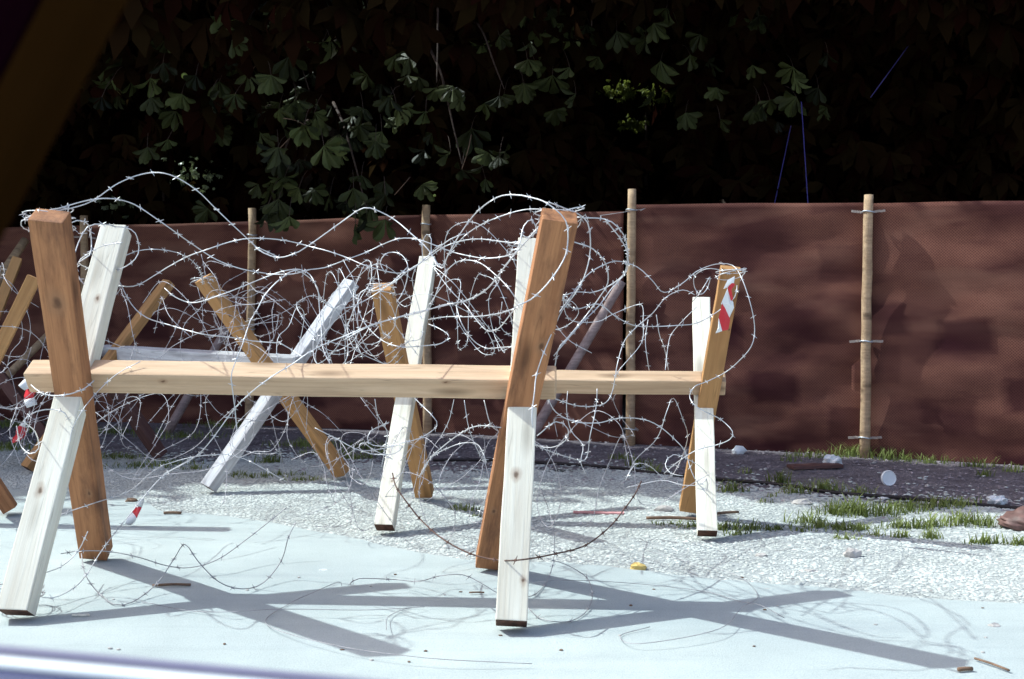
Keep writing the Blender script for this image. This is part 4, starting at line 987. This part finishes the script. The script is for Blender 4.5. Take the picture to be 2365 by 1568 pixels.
# front face of the canopy (leaning over the fence), filled deep behind it
def front_pos(n, x0, x1):
    x = RNG.uniform(x0, x1, n); z = RNG.uniform(1.2, 6.5, n)
    yf = 8.9 + 0.45 * np.sin(x * 1.1 + 1) + 0.35 * np.sin(z * 2.2 + x * .8) - 0.5 * np.clip(z - 3.2, 0, 3)
    fy = np.interp(x, [float(p[0].x) for p in PB], [float(p[0].y) for p in PB])
    yf = np.where(z < 2.3, np.maximum(yf, fy + .35), yf)
    y = yf + RNG.exponential(0.75, n)
    return np.stack([x, y, z], 1)
def roof_pos(n, x0, x1):
    x = RNG.uniform(x0, x1, n); y = RNG.uniform(6.75, 15.0, n) + 0.30 * np.sin(x * 2.1)
    z = 3.15 + 0.35 * np.sin(x * .9) * np.cos(y * .7) + np.minimum(RNG.exponential(0.9, n), 2.3)
    # nearest fringe thins out
    ok = RNG.uniform(0, 1, n) < np.clip((y - 6.6) / 0.7, .25, 1)
    return np.stack([x, y, z], 1)[ok]
def curtain_pos(n, x0, x1):
    x = RNG.uniform(x0, x1, n); z = RNG.uniform(0.2, 6.5, n); y = RNG.uniform(10.8, 13.2, n)
    return np.stack([x, y, z], 1)
spans = [(-11.5, -4.5, -7.5, 10.8), (-4.5, 0.5, -1.9, 10.6), (0.5, 4.2, 2.3, 11.0), (4.2, 9.5, 6.6, 10.4)]
tlabels = ['dark chestnut tree at the far left behind the fence', 'chestnut tree left of centre with large leaves hanging over the fence',
           'dark chestnut tree right of centre with sunlit gaps in its crown', 'darkest chestnut tree behind the fence at the far right']
troots = []
for (x0, x1, tx, ty), lab in zip(spans, tlabels):
    root = empty('chestnut_tree', (tx, ty, 0)); tag(root, lab, 'tree', 'trees behind the fence'); troots.append(root)
    w = x1 - x0
    trunk(root, Vector((tx, ty, 0)), 4.6, 0.20, [(Vector((tx + random.uniform(-1.8, 1.8), ty + random.uniform(-2.6, .8), random.uniform(3.6, 5.6))), random.uniform(1.8, 3.2), .07) for _ in range(6)])
    pos = np.vstack([front_pos(int(640 * w), x0 - .4, x1 + .4), roof_pos(int(1020 * w), x0 - .3, x1 + .3), curtain_pos(int(420 * w), x0 - .3, x1 + .3)])
    o = put('crown', crown_mesh('crown', pos), M['crown'], root); o['kind'] = 'stuff'
# canopy left of the picture that keeps the low left sun off the trees
root = empty('chestnut_tree', (-9.5, 8.6, 0)); tag(root, 'chestnut tree beyond the left edge of the fence', 'tree', 'trees behind the fence')
trunk(root, Vector((-9.5, 8.6, 0)), 4.6, .2, [(Vector((-9.5 + random.uniform(-1.8, 1.8), 8.6 + random.uniform(-2, 1), random.uniform(3.6, 5.6))), 2.5, .07) for _ in range(5)])
n = 6500; pos = np.stack([RNG.uniform(-13, -5.5, n), RNG.uniform(7.1, 12, n), 2.2 + np.minimum(RNG.exponential(1.6, n), 3.6)], 1)
o = put('crown', crown_mesh('crown', pos), M['crown'], root); o['kind'] = 'stuff'
# understorey in front of the added bank
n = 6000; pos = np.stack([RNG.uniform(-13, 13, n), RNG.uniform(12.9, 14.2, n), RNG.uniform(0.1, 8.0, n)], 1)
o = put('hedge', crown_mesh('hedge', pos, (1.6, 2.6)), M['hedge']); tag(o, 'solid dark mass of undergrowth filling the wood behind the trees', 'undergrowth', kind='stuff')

# single large leaves in front (the ones one can pick out)
near = [('K', 1585, 150, 1), ('K', 1420, 90, 1), ('K', 1480, 260, 1), ('K', 1440, 330, .9), ('K', 1730, 480, 1.1), ('K', 1580, 470, 1), ('K', 1500, 600, .9), ('K', 1840, 360, 1), ('K', 1340, 620, 1), ('K', 1160, 600, 1), ('K', 650, 620, 1), ('K', 710, 520, .8),
        ('K', 1700, 10, 1), ('K', 1790, 0, 1), ('K', 1120, 120, .8), ('K', 1050, 260, .8), ('K', 960, 500, 1), ('K', 1040, 400, .9), ('K', 1250, 480, .9), ('K', 1400, 520, 1), ('K', 2060, 270, 1), ('K', 1890, 640, 1), ('K', 1780, 700, .9), ('K', 1940, 800, 1), ('K', 1770, 950, 1.1), ('K', 940, 940, .9), ('K', 1070, 890, .9), ('K', 960, 620, .9), ('K', 1850, 90, .9),
        ('L', 270, 150, 1), ('L', 950, 180, 1.1), ('L', 800, 250, 1.1), ('L', 1040, 70, .9), ('L', 640, 800, 1), ('L', 580, 650, .9), ('L', 700, 720, .9), ('L', 470, 940, 1.1), ('L', 1230, 690, .9), ('L', 1010, 690, .9), ('L', 1300, 680, .8), ('L', 1410, 710, 1.1), ('L', 1180, 620, .9), ('L', 1480, 560, 1), ('L', 1130, 840, .8), ('L', 1090, 900, .9), ('L', 760, 930, 1.2), ('L', 850, 930, .9),
        ('L', 1700, 820, 1.2), ('L', 1570, 970, 1), ('L', 1640, 1080, 1.1), ('L', 1790, 1140, 1), ('L', 1880, 1000, .8), ('L', 2040, 540, 1), ('L', 2060, 380, .9), ('L', 1880, 230, .9), ('L', 1770, 250, .8), ('L', 1910, 600, .8), ('L', 2050, 60, 1),
        ('L', 950, 1200, 1.2), ('L', 800, 1240, 1), ('L', 1150, 1240, 1), ('L', 1000, 1120, .9), ('L', 900, 1300, 1.1), ('L', 1030, 1360, .9), ('L', 960, 1430, 1.1), ('L', 1150, 1400, 1.2), ('L', 600, 1200, 1.1), ('L', 470, 1270, 1.1), ('L', 510, 1130, 1), ('L', 540, 1380, 1.1), ('L', 400, 1350, 1),
        ('M', 650, 480, 1.2), ('M', 540, 400, 1), ('M', 460, 530, 1), ('M', 760, 430, 1), ('M', 1060, 200, 1.1), ('M', 1250, 250, 1), ('M', 900, 200, .9), ('M', 740, 200, 1), ('M', 1340, 390, 1.2), ('M', 1530, 350, 1), ('M', 1500, 720, 1), ('M', 1720, 760, 1.1), ('M', 1980, 660, 1), ('M', 500, 60, 1), ('M', 1380, 50, 1), ('M', 640, 60, .9), ('M', 310, 610, .9), ('M', 800, 600, .9),
        ('N', 640, 620, 1.1), ('N', 780, 560, 1.1), ('N', 380, 680, 1), ('N', 470, 640, 1), ('N', 620, 430, 1), ('N', 400, 100, 1), ('N', 220, 80, .9), ('N', 840, 340, .8)]
lroot = troots[1]; rroot = troots[2]
twigs = {}
def place_leaf(px, py, Y, s, par, k):
    p = P(px, py, Y)
    m = Matrix.Translation(p) @ Matrix.Rotation(random.gauss(0, .7), 4, 'Z') @ Matrix.Rotation(random.gauss(-.15, .4), 4, 'X') @ Matrix.Rotation(random.gauss(0, .42), 4, 'Y') @ Matrix.Scale(s, 4)
    return put('leaf', leafvar[k % len(leafvar)], None, par, m, smooth=False)
for k, (w, x, y, s) in enumerate(near):
    px, py = S(w, x, y); Y = (random.uniform(7.5, 8.0) if px < 1000 else random.uniform(8.2, 8.8))
    par = lroot if px < 1230 else rroot
    place_leaf(px, py, Y, s * random.uniform(.95, 1.1), par, k)
    # leaf stalk
    p = P(px, py, Y); t = p + Vector((random.uniform(-.06, .06), random.uniform(.1, .2), random.uniform(.10, .18)))
    tube('stalk', smooth_path([p, p.lerp(t, .5) + Vector((0, 0, .02)), t], .03), 0.0022, M['bark'], par, 4)
for k in range(190):       # second layer, a little deeper
    w, x, y, s = random.choice(near); px, py = S(w, x, y); px += random.gauss(0, 70); py += random.gauss(-30, 60)
    if py > 520 or (px > 1000 and random.random() < .55): continue
    place_leaf(px, py, random.uniform(8.2, 8.8), random.uniform(.8, 1.1), lroot if px < 1230 else rroot, k)
for a, b in ((('K', 1590, 470), ('K', 1720, 310)), (('K', 1728, 470), ('K', 1705, 310)), (('L', 480, 945), ('L', 600, 820)), (('L', 1640, 1080), ('L', 1700, 860)), (('L', 1210, 1245), ('L', 1310, 1130)), (('L', 950, 170), ('L', 930, 100)), (('L', 830, 240), ('L', 900, 110)), (('K', 1460, 60), ('K', 1490, 0)), (('L', 500, 755), ('L', 640, 800)), (('L', 640, 800), ('L', 585, 850))):
    p0 = P(*S(*a), 7.8); p1 = P(*S(*b), 7.9)
    tube('twig', smooth_path([p0, p0.lerp(p1, .5) + Vector((.01, 0, .01)), p1], .04), 0.0028, M['stick'], lroot, 5)
for a, r in ((('K', 1497, 145), .026), (('K', 1177, 485), .022), (('L', 862, 84), .022), (('L', 921, 66), .024), (('L', 1466, 1248), .010)):
    bm = bmesh.new(); bmesh.ops.create_icosphere(bm, subdivisions=3, radius=r)
    for v in bm.verts: v.co *= 1 + random.uniform(-.03, .05)
    put('fruit', bm_mesh('fruit', bm), M['fruit'], lroot, Matrix.Translation(P(*S(*a), 7.7)), smooth=True)

for k in range(12):       # drooping branches that carry the leaves
    w_, x_, y_, s_ = near[k * 7]; px, py = S(w_, x_, y_)
    p1 = P(px, py - 12, 8.25); p0 = p1 + Vector((random.uniform(-.6, .6), random.uniform(.5, 1.0), random.uniform(.7, 1.2)))
    pp = smooth_path([p0, p0.lerp(p1, .4) + Vector((0, -.1, .12)), p0.lerp(p1, .75) + Vector((0, 0, .05)), p1], .08)
    tube('branch', pp, list(np.linspace(.014, .004, len(pp))), M['bark'], lroot if px < 1230 else rroot, 6)
# sapling added for sunlit leaves in the gaps, brightness in their colour
root = empty('added_sunlit_sapling', P(1490, 700, 11.0)); root.location.z = 0
tag(root, 'added young tree for sunlit leaves, coloured yellow-green, glimpsed through the dark crowns', 'tree')
tube('trunk', [root.location + Vector((0, 0, z)) for z in (0, 1, 2, 3)], [.03, .028, .022, .01], M['bark'], root, 7)
pos = []
for g, r in gaps[:5]:
    for _ in range(int(420 * r)): pos.append(np.array(g) + RNG.normal(0, r * .42, 3) * np.array([1, .5, .6]))
gsave = gaps; gaps = []
o = put('crown', crown_mesh('crown', pos, (.16, .34)), M['sunlitleaf'], root); o['kind'] = 'stuff'
root = empty('bush', P(380, 700, 10.4)); root.location.z = 0
tag(root, 'small sunlit bush peeping over the fence behind the high wire arch', 'bush')
pos = []
for g, r in gsave[5:]:
    for _ in range(int(260 * r)): pos.append(np.array(g) + RNG.normal(0, r * .5, 3) * np.array([1.2, .5, .8]))
o = put('crown', crown_mesh('crown', pos, (.12, .26)), M['glint'], root); o['kind'] = 'stuff'
tube('trunk', [root.location + Vector((0, 0, z)) for z in (0, .8, 1.6, 2.2)], [.025, .022, .018, .01], M['bark'], root, 7)

# ------------------------------------------------------------------ the car the view is taken from
car = empty('car', (0.1, 0.3, 0)); tag(car, 'pale car door and window pillar, blurred close by at the left and bottom edges', 'car')
s0 = P(0, 1512, .60); s1 = P(830, 1588, .585); dv = (s1 - s0).normalized()
def along(t): return s0 + dv * t
def strip(name, prof, t0, t1, mat, n=14):
    """profile in (y, z) swept along the sill line"""
    Vv = []; Ff = []; m = len(prof)
    for i in range(n + 1):
        c = along(t0 + (t1 - t0) * i / n)
        for y, z in prof: Vv.append((c.x, c.y + y, c.z + z))
    for i in range(n):
        for j in range(m - 1): Ff.append((i * m + j, i * m + j + 1, (i + 1) * m + j + 1, (i + 1) * m + j))
    o = put(name, mesh_from(name, Vv, Ff), mat, car, smooth=True)
    o.modifiers.new('t', 'SOLIDIFY').thickness = 0.002
    return o
arc = lambda cy, cz, r, a0, a1, n=8: [(cy + r * math.cos(math.radians(a0 + (a1 - a0) * k / n)), cz + r * math.sin(math.radians(a0 + (a1 - a0) * k / n))) for k in range(n + 1)]
strip('weather_strip', arc(.012, -.003, .004, -20, 200), -.30, 1.1, M['carstrip'])
strip('window_ledge', [(.007, -.004), (.0, .000), (-.006, .0), (-.011, -.003)], -.30, 1.1, M['carpaint'])
strip('door_trim', [(-.011, -.004), (-.016, -.012), (-.050, -.03), (-.065, -.10), (-.065, -.42)], -.30, 1.1, M['carblue'])
strip('door_panel', [(.014, -.008), (.045, -.02), (.10, -.10), (.12, -.25), (.11, -.45), (.08, -.55)], -.30, 1.1, M['carpaint'])
pa = P(270, 0, .53); pb = P(0, 512, .53); pd = (pb - pa).normalized()
q0 = pa - pd * .26; q1 = pb + pd * .26; side = Vector((1, 0, 0)); side = (side - pd * side.dot(pd)).normalized()
timber('pillar_seal', q0 - side * .013, q1 - side * .013, side, .026, .03, M['cartrim'], car, .006)
timber('window_pillar', q0 - side * .068 + Vector((0, .01, 0)), q1 - side * .068 + Vector((0, .01, 0)), side, .086, .05, M['carblack'], car, .012)
# roof over the seat and bonnet ahead of the windscreen
rt = q0.z
V = []; F = []
nx, ny = 12, 8
for i in range(nx + 1):
    for j in range(ny + 1):
        x = q0.x - .12 + 1.45 * i / nx; y = .62 - 1.25 * j / ny
        V.append((x, y, rt - .015 + .05 * math.sin(math.pi * j / ny) + .03 * math.sin(math.pi * i / nx)))
for i in range(nx):
    for j in range(ny): k = i * (ny + 1) + j; F.append((k, k + 1, k + ny + 2, k + ny + 1))
o = put('roof', mesh_from('roof', V, F), M['carpaint'], car, smooth=True); o.modifiers.new('t', 'SOLIDIFY').thickness = .02
V = []; F = []
for i in range(nx + 1):
    for j in range(ny + 1):
        x = q1.x - .10 - 1.0 * i / nx; y = .66 - 1.4 * j / ny
        V.append((x, y, .80 - .12 * (i / nx) ** 2 - .10 * abs(2 * j / ny - 1) ** 4))
for i in range(nx):
    for j in range(ny): k = i * (ny + 1) + j; F.append((k, k + ny + 1, k + ny + 2, k + 1))
o = put('bonnet', mesh_from('bonnet', V, F), M['carpaint'], car, smooth=True); o.modifiers.new('t', 'SOLIDIFY').thickness = .02
